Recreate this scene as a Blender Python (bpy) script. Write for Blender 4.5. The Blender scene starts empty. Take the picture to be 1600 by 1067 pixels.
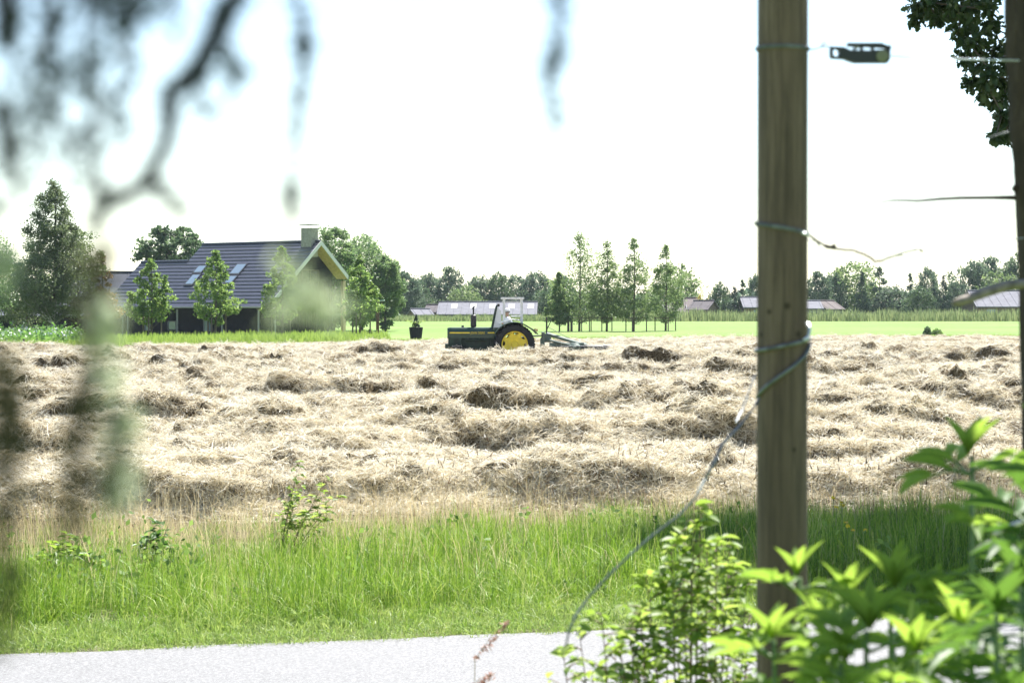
import bpy, bmesh, math, random
import numpy as np
from mathutils import Vector, Matrix, Euler
R = math.radians
random.seed(7)
rs = np.random.RandomState(7)

# ------------------------------------------------------------------ camera, sky, sun, exposure
F, CH, HY = 3390.0, 2.2, 482.0          # focal length in photo pixels, eye height, horizon row
sc = bpy.context.scene
cam_d = bpy.data.cameras.new("camera")
cam = bpy.data.objects.new("camera", cam_d); sc.collection.objects.link(cam)
cam.location = (0, 0, CH); cam.rotation_euler = (R(90), 0, 0)
cam_d.sensor_width = 36; cam_d.lens = F / 1600 * 36
cam_d.shift_y = -(533.5 - HY) / 1600
cam_d.clip_start = 0.05; cam_d.clip_end = 4000
cam_d.dof.use_dof = True; cam_d.dof.focus_distance = 60; cam_d.dof.aperture_fstop = 11.5
sc.camera = cam
SUN_EL, SUN_AZ = R(56), R(22)           # azimuth from +Y towards +X
SV = Vector((math.sin(SUN_AZ) * math.cos(SUN_EL), math.cos(SUN_AZ) * math.cos(SUN_EL), math.sin(SUN_EL)))
w = bpy.data.worlds.new("World"); sc.world = w; w.use_nodes = True
nt = w.node_tree; bg = nt.nodes['Background']
sky = nt.nodes.new('ShaderNodeTexSky'); sky.sky_type = 'NISHITA'; sky.sun_disc = False
sky.sun_elevation = SUN_EL; sky.sun_rotation = SUN_AZ; sky.air_density = 1.0; sky.dust_density = 0.2; sky.ozone_density = 1.0
nt.links.new(sky.outputs[0], bg.inputs[0]); bg.inputs[1].default_value = 0.066
sd = bpy.data.lights.new("sun", 'SUN'); sd.energy = 5.0; sd.angle = R(0.5); sd.color = (1, .97, .92)
so = bpy.data.objects.new("sun", sd); sc.collection.objects.link(so)
so.rotation_euler = SV.to_track_quat('Z', 'Y').to_euler()
sc.view_settings.view_transform = 'Standard'; sc.view_settings.look = 'None'
sc.view_settings.gamma = 1; sc.view_settings.exposure = 1.7
sc.cycles.max_bounces = 8; sc.cycles.transparent_max_bounces = 8; sc.cycles.diffuse_bounces = 3
sc.cycles.sample_clamp_indirect = 6

# ------------------------------------------------------------------ helpers
def P(px, py, Y): return Vector(((px - 800) / F * Y, Y, CH - (py - HY) / F * Y))
def PX(px, Y): return (px - 800) / F * Y
def sstep(a, b, x):
    t = np.clip((x - a) / (b - a), 0, 1); return t * t * (3 - 2 * t)
def ground(x, y):
    y = np.asarray(y, float)
    return 0.44 * sstep(185, 297, y) - 1.62 * sstep(306, 322, y)
_tab = np.random.RandomState(3).rand(256, 256)
def vnoise(x, y):
    xi = np.floor(x).astype(int); yi = np.floor(y).astype(int); fx = x - xi; fy = y - yi
    fx = fx * fx * (3 - 2 * fx); fy = fy * fy * (3 - 2 * fy)
    a = _tab[xi % 256, yi % 256]; b = _tab[(xi + 1) % 256, yi % 256]; c = _tab[xi % 256, (yi + 1) % 256]; d = _tab[(xi + 1) % 256, (yi + 1) % 256]
    return (a * (1 - fx) + b * fx) * (1 - fy) + (c * (1 - fx) + d * fx) * fy

def link(o): sc.collection.objects.link(o); return o
def tag(o, label=None, cat=None, group=None, kind=None):
    if label: o["label"] = label
    if cat: o["category"] = cat
    if group: o["group"] = group
    if kind: o["kind"] = kind
    return o
def empty(name, loc, rz=0, label=None, cat=None, group=None):
    o = bpy.data.objects.new(name, None); o.empty_display_size = .2; link(o)
    o.location = loc; o.rotation_euler = (0, 0, rz)
    return tag(o, label, cat, group)
def np_mesh(name, V, sizes, idx, m, rnd=None, smooth=False):
    me = bpy.data.meshes.new(name)
    V = np.asarray(V, np.float32).reshape(-1, 3); sizes = np.asarray(sizes, np.int32); idx = np.asarray(idx, np.int32)
    me.vertices.add(len(V)); me.vertices.foreach_set('co', V.ravel())
    me.loops.add(len(idx)); me.loops.foreach_set('vertex_index', idx)
    me.polygons.add(len(sizes)); me.polygons.foreach_set('loop_start', np.concatenate([[0], np.cumsum(sizes)[:-1]]).astype(np.int32))
    if smooth: me.polygons.foreach_set('use_smooth', np.ones(len(sizes), bool))
    me.update(calc_edges=True); me.validate()
    if rnd is not None:
        a = me.attributes.new('rnd', 'FLOAT', 'POINT'); a.data.foreach_set('value', np.asarray(rnd, np.float32))
    me.materials.append(m)
    return me
def ob(name, me, parent=None, loc=None):
    o = bpy.data.objects.new(name, me); link(o)
    if parent: o.parent = parent
    if loc is not None: o.location = loc
    return o
class MB:
    def __init__(s): s.v = []; s.f = []
    def add(s, vs, fs):
        b = len(s.v); s.v += [tuple(v) for v in vs]; s.f += [[i + b for i in f] for f in fs]; return s
    def box(s, c, d, rot=None):
        M = rot or Matrix.Identity(3); c = Vector(c)
        vs = [c + M @ Vector((sx * d[0] / 2, sy * d[1] / 2, sz * d[2] / 2)) for sx in (-1, 1) for sy in (-1, 1) for sz in (-1, 1)]
        return s.add(vs, [(0, 1, 3, 2), (4, 6, 7, 5), (0, 4, 5, 1), (2, 3, 7, 6), (0, 2, 6, 4), (1, 5, 7, 3)])
    def tube(s, pts, rad, n=8, cap=True):
        pts = [Vector(p) for p in pts]
        if not isinstance(rad, (list, tuple)): rad = [rad] * len(pts)
        rings = []; up = Vector((.123, .31, .94)).normalized()
        for i, p in enumerate(pts):
            d = (pts[min(i + 1, len(pts) - 1)] - pts[max(i - 1, 0)])
            d = d.normalized() if d.length > 1e-9 else Vector((0, 0, 1))
            a = d.cross(up)
            if a.length < .05: a = d.cross(Vector((1, 0, 0)))
            a.normalize(); b = d.cross(a)
            rings.append([p + (a * math.cos(6.28318 * k / n) + b * math.sin(6.28318 * k / n)) * rad[i] for k in range(n)])
        vs = [v for r in rings for v in r]; fs = []
        for i in range(len(pts) - 1):
            for k in range(n): fs.append((i * n + k, i * n + (k + 1) % n, (i + 1) * n + (k + 1) % n, (i + 1) * n + k))
        if cap: fs += [tuple(range(n))[::-1], tuple((len(pts) - 1) * n + k for k in range(n))]
        return s.add(vs, fs)
    def prism(s, poly, a, b, axis='y'):
        """poly of (p,q) pairs extruded from a to b along axis (y: p=x,q=z; x: p=y,q=z; z: p=x,q=y)"""
        def mk(p, q, t): return {'y': (p, t, q), 'x': (t, p, q), 'z': (p, q, t)}[axis]
        n = len(poly); vs = [mk(p, q, a) for p, q in poly] + [mk(p, q, b) for p, q in poly]
        return s.add(vs, [tuple(range(n)), tuple(range(n, 2 * n))[::-1]] + [(i, i + n, (i + 1) % n + n, (i + 1) % n) for i in range(n)])
    def lathe(s, prof, c, axis='y', n=32):
        """profile of (radius, offset along axis)"""
        c = Vector(c); vs = []; m = len(prof)
        for k in range(n):
            t = 6.28318530718 * k / n
            for r, h in prof:
                vs.append(c + (Vector((r * math.cos(t), h, r * math.sin(t))) if axis == 'y' else Vector((r * math.cos(t), r * math.sin(t), h))))
        fs = [(k * m + j, k * m + j + 1, ((k + 1) % n) * m + j + 1, ((k + 1) % n) * m + j) for k in range(n) for j in range(m - 1)]
        return s.add(vs, fs)
    def build(s, name, m, parent=None, smooth=False, bevel=0, loc=None):
        me = bpy.data.meshes.new(name); me.from_pydata(s.v, [], s.f); me.update()
        bm = bmesh.new(); bm.from_mesh(me); bmesh.ops.recalc_face_normals(bm, faces=bm.faces); bm.to_mesh(me); bm.free()
        me.materials.append(m)
        if smooth: me.polygons.foreach_set('use_smooth', [True] * len(me.polygons))
        o = ob(name, me, parent, loc)
        if bevel:
            md = o.modifiers.new('bevel', 'BEVEL'); md.width = bevel; md.segments = 2; md.limit_method = 'ANGLE'
        return o

# ------------------------------------------------------------------ materials
def newmat(name):
    m = bpy.data.materials.new(name); m.use_nodes = True; n = m.node_tree.nodes; l = m.node_tree.links
    return m, n, l, n['Principled BSDF']
def mixc(n, l, fac, a, b):
    x = n.new('ShaderNodeMix'); x.data_type = 'RGBA'
    for s, v in ((x.inputs[0], fac), (x.inputs[6], a), (x.inputs[7], b)):
        if hasattr(v, 'default_value') and not isinstance(v, (tuple, float)): l.new(v, s)
        elif isinstance(v, tuple): s.default_value = (*v, 1) if len(v) == 3 else v
        else: s.default_value = v
    return x.outputs[2]
def noise(n, l, scale, detail=4, coord='Object', stretch=None, rough=.6):
    tc = n.new('ShaderNodeTexCoord'); t = n.new('ShaderNodeTexNoise'); t.inputs['Scale'].default_value = scale
    t.inputs['Detail'].default_value = detail; t.inputs['Roughness'].default_value = rough
    if stretch:
        mp = n.new('ShaderNodeMapping'); mp.inputs['Scale'].default_value = stretch
        l.new(tc.outputs[coord], mp.inputs[0]); l.new(mp.outputs[0], t.inputs['Vector'])
    else: l.new(tc.outputs[coord], t.inputs['Vector'])
    return t.outputs['Fac']
def ramp(n, l, src, stops):
    r = n.new('ShaderNodeValToRGB'); l.new(src, r.inputs[0])
    e = r.color_ramp.elements
    while len(e) < len(stops): e.new(.5)
    for i, (p, c) in enumerate(stops): e[i].position = p; e[i].color = (*c, 1)
    return r.outputs[0]
def bump(n, l, b, src, dist, strength=1.0):
    bp = n.new('ShaderNodeBump'); bp.inputs['Distance'].default_value = dist; bp.inputs['Strength'].default_value = strength
    l.new(src, bp.inputs['Height']); l.new(bp.outputs[0], b.inputs['Normal'])
def simple(name, c, rough=.6, metal=0, var=.25, scale=6, spec=.5, bmp=0):
    m, n, l, b = newmat(name)
    f = noise(n, l, scale, 5)
    d = tuple(v * (1 - var) for v in c); u = tuple(min(1, v * (1 + var)) for v in c)
    l.new(ramp(n, l, f, [(.3, d), (.7, u)]), b.inputs['Base Color'])
    b.inputs['Roughness'].default_value = rough; b.inputs['Metallic'].default_value = metal
    b.inputs['Specular IOR Level'].default_value = spec
    if bmp: bump(n, l, b, f, bmp)
    return m
def leafmat(name, a, bcol, trans=.4, rough=.5, spec=.35, tcol=None, inst=0.0, tv=1.6):
    m, n, l, b = newmat(name)
    at = n.new('ShaderNodeAttribute'); at.attribute_name = 'rnd'
    src = at.outputs['Fac']
    if inst:
        oi = n.new('ShaderNodeObjectInfo'); mx = n.new('ShaderNodeMath'); mx.operation = 'MULTIPLY_ADD'
        l.new(oi.outputs['Random'], mx.inputs[0]); mx.inputs[1].default_value = inst
        ml = n.new('ShaderNodeMath'); ml.operation = 'MULTIPLY'; ml.inputs[1].default_value = 1 - inst; l.new(src, ml.inputs[0]); l.new(ml.outputs[0], mx.inputs[2]); src = mx.outputs[0]
    col = mixc(n, l, src, a, bcol)
    l.new(col, b.inputs['Base Color']); b.inputs['Roughness'].default_value = rough; b.inputs['Specular IOR Level'].default_value = spec
    if trans:
        t = n.new('ShaderNodeBsdfTranslucent')
        hs = n.new('ShaderNodeHueSaturation'); hs.inputs['Hue'].default_value = .49; hs.inputs['Saturation'].default_value = 1.05; hs.inputs['Value'].default_value = tv
        l.new(col, hs.inputs['Color']); l.new(hs.outputs[0], t.inputs[0])
        mx = n.new('ShaderNodeMixShader'); mx.inputs[0].default_value = trans
        l.new(b.outputs[0], mx.inputs[1]); l.new(t.outputs[0], mx.inputs[2]); l.new(mx.outputs[0], n['Material Output'].inputs[0])
    return m

M = {}
M['bark'] = simple('bark', (.10, .08, .06), .9, var=.5, scale=9, bmp=.02)
def birch_bark():
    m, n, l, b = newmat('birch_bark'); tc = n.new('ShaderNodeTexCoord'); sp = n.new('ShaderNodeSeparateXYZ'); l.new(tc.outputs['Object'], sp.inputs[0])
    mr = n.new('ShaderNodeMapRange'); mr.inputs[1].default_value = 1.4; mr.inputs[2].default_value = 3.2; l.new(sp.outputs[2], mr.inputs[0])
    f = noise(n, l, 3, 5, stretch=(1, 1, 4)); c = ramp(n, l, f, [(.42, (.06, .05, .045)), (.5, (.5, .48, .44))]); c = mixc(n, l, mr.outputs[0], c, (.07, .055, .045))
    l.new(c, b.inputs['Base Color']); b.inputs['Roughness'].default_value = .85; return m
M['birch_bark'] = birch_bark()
M['leaf_birch'] = leafmat('leaf_birch', (.05, .075, .035), (.15, .19, .09), .4)
M['leaf_linden'] = leafmat('leaf_linden', (.06, .13, .03), (.22, .30, .09), .5)
M['leaf_young'] = leafmat('leaf_young', (.06, .11, .04), (.21, .27, .11), .45)
M['leaf_big'] = leafmat('leaf_big', (.06, .12, .045), (.19, .26, .11), .45)
M['leaf_dark'] = leafmat('leaf_dark', (.035, .075, .035), (.12, .17, .08), .35)
M['leaf_far'] = leafmat('leaf_far', (.045, .08, .05), (.14, .19, .11), .35)
M['leaf_rust'] = leafmat('leaf_rust', (.09, .08, .025), (.26, .14, .045), .35)
M['leaf_yellow'] = leafmat('leaf_yellow', (.12, .14, .03), (.55, .42, .06), .35)
M['leaf_oak'] = leafmat('leaf_oak', (.03, .06, .02), (.07, .10, .035), .25)
M['leaf_cone'] = leafmat('leaf_cone', (.014, .035, .02), (.04, .07, .035), .15)
M['stake'] = simple('stake_wood', (.13, .10, .08), .9)

# straw: bleached, browner where the random value is low
def strawmat(name, stops, trans, inst):
    m, n, l, b = newmat(name)
    at = n.new('ShaderNodeAttribute'); at.attribute_name = 'rnd'; oi = n.new('ShaderNodeObjectInfo')
    ml = n.new('ShaderNodeMath'); ml.operation = 'MULTIPLY_ADD'; l.new(oi.outputs['Random'], ml.inputs[0]); ml.inputs[1].default_value = inst
    m2 = n.new('ShaderNodeMath'); m2.operation = 'MULTIPLY'; l.new(at.outputs['Fac'], m2.inputs[0]); m2.inputs[1].default_value = 1 - inst; l.new(m2.outputs[0], ml.inputs[2])
    col = ramp(n, l, ml.outputs[0], stops); l.new(col, b.inputs['Base Color']); b.inputs['Roughness'].default_value = .55; b.inputs['Specular IOR Level'].default_value = .4
    t = n.new('ShaderNodeBsdfTranslucent'); l.new(col, t.inputs[0]); mx = n.new('ShaderNodeMixShader'); mx.inputs[0].default_value = trans
    l.new(b.outputs[0], mx.inputs[1]); l.new(t.outputs[0], mx.inputs[2]); l.new(mx.outputs[0], n['Material Output'].inputs[0])
    return m
M['straw'] = strawmat('hay_straw', [(0, (.15, .11, .055)), (.20, (.40, .32, .18)), (.36, (.70, .61, .43)), (.6, (.84, .78, .62)), (1, (.92, .89, .80))], .25, .22)

# ------------------------------------------------------------------ terrain, road, verge
def grid_sheet(name, xs, ys, zoff, m, fn=ground):
    X, Y = np.meshgrid(xs, ys); Z = fn(X, Y) + zoff
    V = np.stack([X, Y, Z], -1).reshape(-1, 3); nx, ny = len(xs), len(ys)
    i = np.arange(nx * ny).reshape(ny, nx)
    q = np.stack([i[:-1, :-1], i[:-1, 1:], i[1:, 1:], i[1:, :-1]], -1).reshape(-1, 4)
    return ob(name, np_mesh(name, V, np.full(len(q), 4), q.ravel(), m, smooth=True))
def pasture_mat():
    m, n, l, b = newmat('pasture_grass')
    a = noise(n, l, 1.2, 8); c = noise(n, l, .04, 3)
    c1 = ramp(n, l, a, [(.35, (.10, .165, .035)), (.65, (.155, .235, .06))])
    c2 = mixc(n, l, ramp(n, l, c, [(.4, (0, 0, 0)), (.7, (.6, .6, .6))]), c1, (.19, .25, .08))
    l.new(c2, b.inputs['Base Color']); b.inputs['Roughness'].default_value = .9; b.inputs['Specular IOR Level'].default_value = .1
    return m
M['pasture'] = pasture_mat()
xs = np.concatenate([np.linspace(-1500, -160, 14), np.linspace(-140, 140, 57), np.linspace(160, 1500, 14)])
ys = np.concatenate([np.linspace(-60, 180, 13), np.linspace(186, 330, 37), np.linspace(345, 3000, 20)])
tag(grid_sheet('ground', xs, ys, -.02, M['pasture']), kind='structure')

RS = .27                                    # the road and the windrows run at this slope across the view
def vperp(x, y): return (y - RS * x) / math.hypot(1, RS)
CN, SN = 1 / math.hypot(1, RS), RS / math.hypot(1, RS)
def uv2xy(u, v): return u * CN - v * SN, u * SN + v * CN
ROAD_V = 14.15
def strip(name, u0, u1, v0, v1, z, m, nu=80, wob=0):
    us = np.linspace(u0, u1, nu); V = []
    for u in us:
        e = (vnoise(np.array([u * 1.7]), np.array([5.5]))[0] - .5) * wob + (vnoise(np.array([u * .35]), np.array([9.5]))[0] - .5) * wob
        V += [(*uv2xy(u, v0), z), (*uv2xy(u, v1 + e), z)]
    q = [(2 * i, 2 * i + 2, 2 * i + 3, 2 * i + 1) for i in range(nu - 1)]
    return ob(name, np_mesh(name, V, [4] * len(q), np.array(q).ravel(), m))
def asphalt():
    m, n, l, b = newmat('worn_pale_asphalt')
    f = noise(n, l, 55, 5, rough=.9); g = noise(n, l, 1.3, 5, stretch=(.5, 1, 1)); h = noise(n, l, 28, 5, rough=.9)
    c = ramp(n, l, f, [(.34, (.04, .04, .04)), (.5, (.14, .138, .137)), (.66, (.30, .297, .295))])
    c = mixc(n, l, ramp(n, l, g, [(.35, (.25, .25, .25)), (.7, (0, 0, 0))]), c, (.17, .168, .17))
    c = mixc(n, l, ramp(n, l, h, [(.62, (0, 0, 0)), (.72, (.5, .5, .5))]), c, (.09, .088, .09))
    l.new(c, b.inputs['Base Color']); b.inputs['Roughness'].default_value = .75
    bump(n, l, b, f, .006); return m
tag(strip('road', -60, 60, 9.4, ROAD_V, .012, asphalt(), 400, .16), kind='structure')
def soil():
    m, n, l, b = newmat('verge_soil')
    f = noise(n, l, 9, 8)
    l.new(ramp(n, l, f, [(.35, (.04, .045, .015)), (.6, (.12, .12, .04)), (.75, (.26, .22, .12))]), b.inputs['Base Color']); b.inputs['Roughness'].default_value = 1
    bump(n, l, b, f, .05); return m
tag(strip('verge', -60, 60, ROAD_V - .3, 20.5, .004, soil(), 200, .5), kind='structure')

# ------------------------------------------------------------------ hay field
EDGE_PX = [-900, -200, 0, 200, 300, 500, 620, 1000, 1600, 2600]
EDGE_Y = [80, 92, 98, 104, 114, 124, 133, 146, 156, 165]
def hay_h(x, y):
    u = x * CN + y * SN; v = vperp(x, y)
    v2 = v + 1.0 * (vnoise(u * .22 + 3, v * .05) - .5) + .35 * (vnoise(u * .8, v * .3) - .5)
    t = (v2 - 24.7) / 5.6
    fr = t - np.round(t)
    row = np.clip(1 - (np.abs(fr) / .40) ** 2.2, 0, 1)
    row = row * (1 - .45 * (1 - sstep(26.5, 28, v)))
    wu = u + .5 * (vnoise(u * 1.1, v * 1.1 + 30) - .5); wv = v + .5 * (vnoise(u * 1.2 + 50, v * 1.2) - .5)
    bil = lambda q: 1 - np.abs(2 * q - 1)                       # billowy: rounded heaps with sharp creases
    a = vnoise(wu * .55 + 11, wv * .85 + 5); b = vnoise(wu * 1.15, wv * 1.7 + 40); c = vnoise(u * 5 + 7, v * 5.5); d = vnoise(u * .25, v * .3 + 70); e = vnoise(wu * 2.6 + 20, wv * 3.2 + 20)
    g2 = vnoise(wu * 4.6 + 60, wv * 5.4 + 60)
    h = (.26 + .74 * row) * (.02 + .30 * a * (.6 + .8 * d) + .38 * np.sqrt(bil(b)) * (.35 + .9 * a) + .33 * np.sqrt(bil(e)) * (.3 + 1.0 * vnoise(wu * 1.3 + 9, wv * 1.9)) + .13 * np.sqrt(bil(g2)) + .03 * c) * sstep(22.0, 23.4, v)
    gap = 1 - sstep(.60, .74, vnoise(u * .7 + 90, v * 1.1 + 90)); h *= .6 + .4 * gap
    h += (1 - row) * .05 * c
    h = h * (1 - .62 * sstep(65, 115, y)) * (1 - .45 * np.exp(-(((x + .2) / 5.5) ** 2 + ((y - 82) / 5.0) ** 2)))     # flattened in front of the tractor
    return h * sstep(21.2, 22.2, v)
LEAN = 1.0                                  # heaps lean over towards the road, so their near faces overhang
def hay_mat():
    m, n, l, b = newmat('hay_bed')
    f = noise(n, l, 22, 8, rough=.8, stretch=(1, 1, 1)); g = noise(n, l, .9, 4)
    c = ramp(n, l, f, [(.42, (.03, .022, .014)), (.52, (.22, .17, .10)), (.72, (.66, .60, .46))])
    c = mixc(n, l, ramp(n, l, g, [(.5, (0, 0, 0)), (.8, (.5, .5, .5))]), c, (.40, .35, .19))
    l.new(c, b.inputs['Base Color']); b.inputs['Roughness'].default_value = .9; b.inputs['Specular IOR Level'].default_value = .1
    bump(n, l, b, f, .10); return m
M['hay'] = hay_mat()
def hay_bed():
    cols = np.linspace(-520, 2120, 560); n1 = 520
    tt = np.linspace(0, 1, n1); V = np.zeros((n1, len(cols), 3))
    for j, px in enumerate(cols):
        k = (px - 800) / F
        y0 = 20.6 * math.hypot(1, RS) / (1 - RS * k)
        y1 = np.interp(px, EDGE_PX, EDGE_Y)
        Y = y0 * (y1 / y0) ** tt
        x = k * Y
        hh = hay_h(x, Y) * (1 - sstep(.985, 1, tt)); V[:, j, 0] = x; V[:, j, 1] = Y - LEAN * hh; V[:, j, 2] = hh + .012
    i = np.arange(n1 * len(cols)).reshape(n1, -1)
    q = np.stack([i[:-1, :-1], i[:-1, 1:], i[1:, 1:], i[1:, :-1]], -1).reshape(-1, 4)
    return ob('hay_field', np_mesh('hay_field', V, np.full(len(q), 4), q.ravel(), M['hay'], smooth=True))
tag(hay_bed(), kind='structure')

# instancing of loose stuff (straw, grass): a point mesh with Geometry Nodes
def ribbons(specs, m, name):
    """specs: list of (points, width, facing vector, rnd)"""
    V = []; sz = []; ix = []; rn = []
    for pts, wd, side, r in specs:
        n = len(pts); b = len(V)
        for i, p in enumerate(pts):
            t = i / (n - 1); ww = wd * (1 - .75 * t ** 1.5) / 2
            V.append(p - side * ww); V.append(p + side * ww); rn += [r, r]
        for i in range(n - 1): sz.append(4); ix += [b + 2 * i, b + 2 * i + 1, b + 2 * i + 3, b + 2 * i + 2]
    return np_mesh(name, [tuple(v) for v in V], sz, ix, m, rn, smooth=False)
def straw_tuft(seed, n=62, spread=.22, h=.08, ln=(.12, .30), wd=.0068):
    r = random.Random(seed); S = []
    comb = r.uniform(0, 6.28)
    for _ in range(n):
        a = r.gauss(comb, 1.1); el = r.gauss(.15, .35)
        d = Vector((math.cos(a) * math.cos(el), math.sin(a) * math.cos(el), math.sin(el)))
        L = r.uniform(*ln); rr = spread * math.sqrt(r.random()); b = r.uniform(0, 6.28)
        p = Vector((rr * math.cos(b), rr * math.sin(b), h * (r.random() - .25) * (1 - (rr / spread) ** 2 * .8))) - d * L / 2
        curl = Vector((r.gauss(0, .25), r.gauss(0, .25), -abs(r.gauss(.25, .3)))) * L
        pts = [p + d * L * t + curl * t * t for t in (0, .35, .7, 1)]
        side = d.cross(Vector((r.gauss(0, 1), r.gauss(0, 1), r.gauss(0, 1)))).normalized()
        S.append((pts, wd, side, r.random()))
    return ribbons(S, M['straw'], 'straw_tuft')
def blade_tuft(seed, m, n=26, hgt=(.2, .5), spread=.12, wd=.007, lean=.35, segs=4, heads=False, headmat=None):
    r = random.Random(seed); S = []
    for _ in range(n):
        a = r.uniform(0, 6.28); L = r.uniform(*hgt); rr = spread * math.sqrt(r.random()); b = r.uniform(0, 6.28)
        p = Vector((rr * math.cos(b), rr * math.sin(b), -.02)); le = lean * (r.random() ** 1.5) * L
        d = Vector((math.cos(a), math.sin(a), 0))
        pts = [p + Vector((0, 0, L)) * t + d * le * t * t - Vector((0, 0, 1)) * le * .5 * t ** 3 for t in np.linspace(0, 1, segs)]
        th = r.uniform(0, 6.28); rv = r.random()
        S.append((pts, wd * r.uniform(.6, 1.2), Vector((math.cos(th), math.sin(th), 0)), rv))
        if heads:
            tip = pts[-1]; dd = (pts[-1] - pts[-2]).normalized(); hl = r.uniform(.05, .10)
            for q in range(3):
                an = th + q * 1.05; sd = Vector((math.cos(an), math.sin(an), 0))
                S.append(([tip - dd * hl * .8, tip - dd * hl * .4, tip + dd * hl * .1, tip + dd * hl * .45], .0001, sd, .05 + .3 * r.random()))
                # spindle-shaped head
                S[-1] = ([tip - dd * hl * .5 + sd * .003, tip + dd * hl * .4], .008, sd, .05 + .3 * r.random())
    return ribbons(S, m, 'blade_tuft')
def scatter(name, meshes, pts, rots, scl, idx, label, cat):
    col = bpy.data.collections.new(name + '_sources')
    for k, me in enumerate(meshes):
        o = bpy.data.objects.new('%s_source_%02d' % (name, k), me); col.objects.link(o)
    me = bpy.data.meshes.new(name); me.vertices.add(len(pts)); me.vertices.foreach_set('co', np.asarray(pts, np.float32).ravel())
    a = me.attributes.new('rot', 'FLOAT_VECTOR', 'POINT'); a.data.foreach_set('vector', np.asarray(rots, np.float32).ravel())
    a = me.attributes.new('scl', 'FLOAT_VECTOR', 'POINT'); a.data.foreach_set('vector', np.asarray(scl, np.float32).ravel())
    a = me.attributes.new('pick', 'INT', 'POINT'); a.data.foreach_set('value', np.asarray(idx, np.int32))
    o = ob(name, me); tag(o, label, cat, kind='stuff')
    g = bpy.data.node_groups.new(name, 'GeometryNodeTree')
    g.interface.new_socket(name='Geometry', in_out='INPUT', socket_type='NodeSocketGeometry')
    g.interface.new_socket(name='Geometry', in_out='OUTPUT', socket_type='NodeSocketGeometry')
    N = g.nodes; gi = N.new('NodeGroupInput'); go = N.new('NodeGroupOutput')
    ip = N.new('GeometryNodeInstanceOnPoints'); ci = N.new('GeometryNodeCollectionInfo')
    ci.inputs['Collection'].default_value = col; ci.inputs['Separate Children'].default_value = True; ci.inputs['Reset Children'].default_value = True
    def na(nm, ty):
        x = N.new('GeometryNodeInputNamedAttribute'); x.data_type = ty; x.inputs['Name'].default_value = nm
        return [s for s in x.outputs if s.enabled][0]
    ip.inputs['Pick Instance'].default_value = True
    e2r = N.new('FunctionNodeEulerToRotation'); L = g.links
    L.new(gi.outputs[0], ip.inputs['Points']); L.new(ci.outputs[0], ip.inputs['Instance'])
    L.new(na('pick', 'INT'), ip.inputs['Instance Index']); L.new(na('rot', 'FLOAT_VECTOR'), e2r.inputs[0]); L.new(e2r.outputs[0], ip.inputs['Rotation'])
    L.new(na('scl', 'FLOAT_VECTOR'), ip.inputs['Scale']); L.new(ip.outputs[0], go.inputs[0])
    md = o.modifiers.new('scatter', 'NODES'); md.node_group = g
    return o

def hay_scatter():
    N = 95000
    Y = 22.0 * (165 / 22.0) ** (rs.rand(N) ** 1.15)
    px = rs.uniform(-330, 1930, N); x = (px - 800) / F * Y
    v = vperp(x, Y); ok = (v > 21.7) & (Y < np.interp(px, EDGE_PX, EDGE_Y) - .5)
    x, Y, px, v = x[ok], Y[ok], px[ok], v[ok]
    e = .12; h = hay_h(x, Y); gx = (hay_h(x + e, Y) - hay_h(x - e, Y)) / (2 * e); gy = (hay_h(x, Y + e) - hay_h(x, Y - e)) / (2 * e)
    keep = (h > .07) | (rs.rand(len(x)) < .30)
    x, Y, h, gx, gy, v = [q[keep] for q in (x, Y, h, gx, gy, v)]
    n = len(x); s = (.62 + .35 * rs.rand(n)) * (Y / 26) ** .42
    flat = np.where(h > .07, 1.0, .35)
    S = np.stack([s, s, s * flat], -1)
    rot = np.stack([np.arctan(gy) * .8 + rs.normal(0, .12, n), -np.arctan(gx) * .8 + rs.normal(0, .12, n), rs.uniform(0, 6.28, n)], -1)
    pts = np.stack([x, Y - LEAN * h, h - .01], -1)
    ms = [straw_tuft(100 + k) for k in range(8)]
    return scatter('loose_hay', ms, pts, rot, S, rs.randint(0, 8, n), 'bleached loose hay raked into long lumpy rows across the field', 'hay')
hay_scatter()

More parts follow.
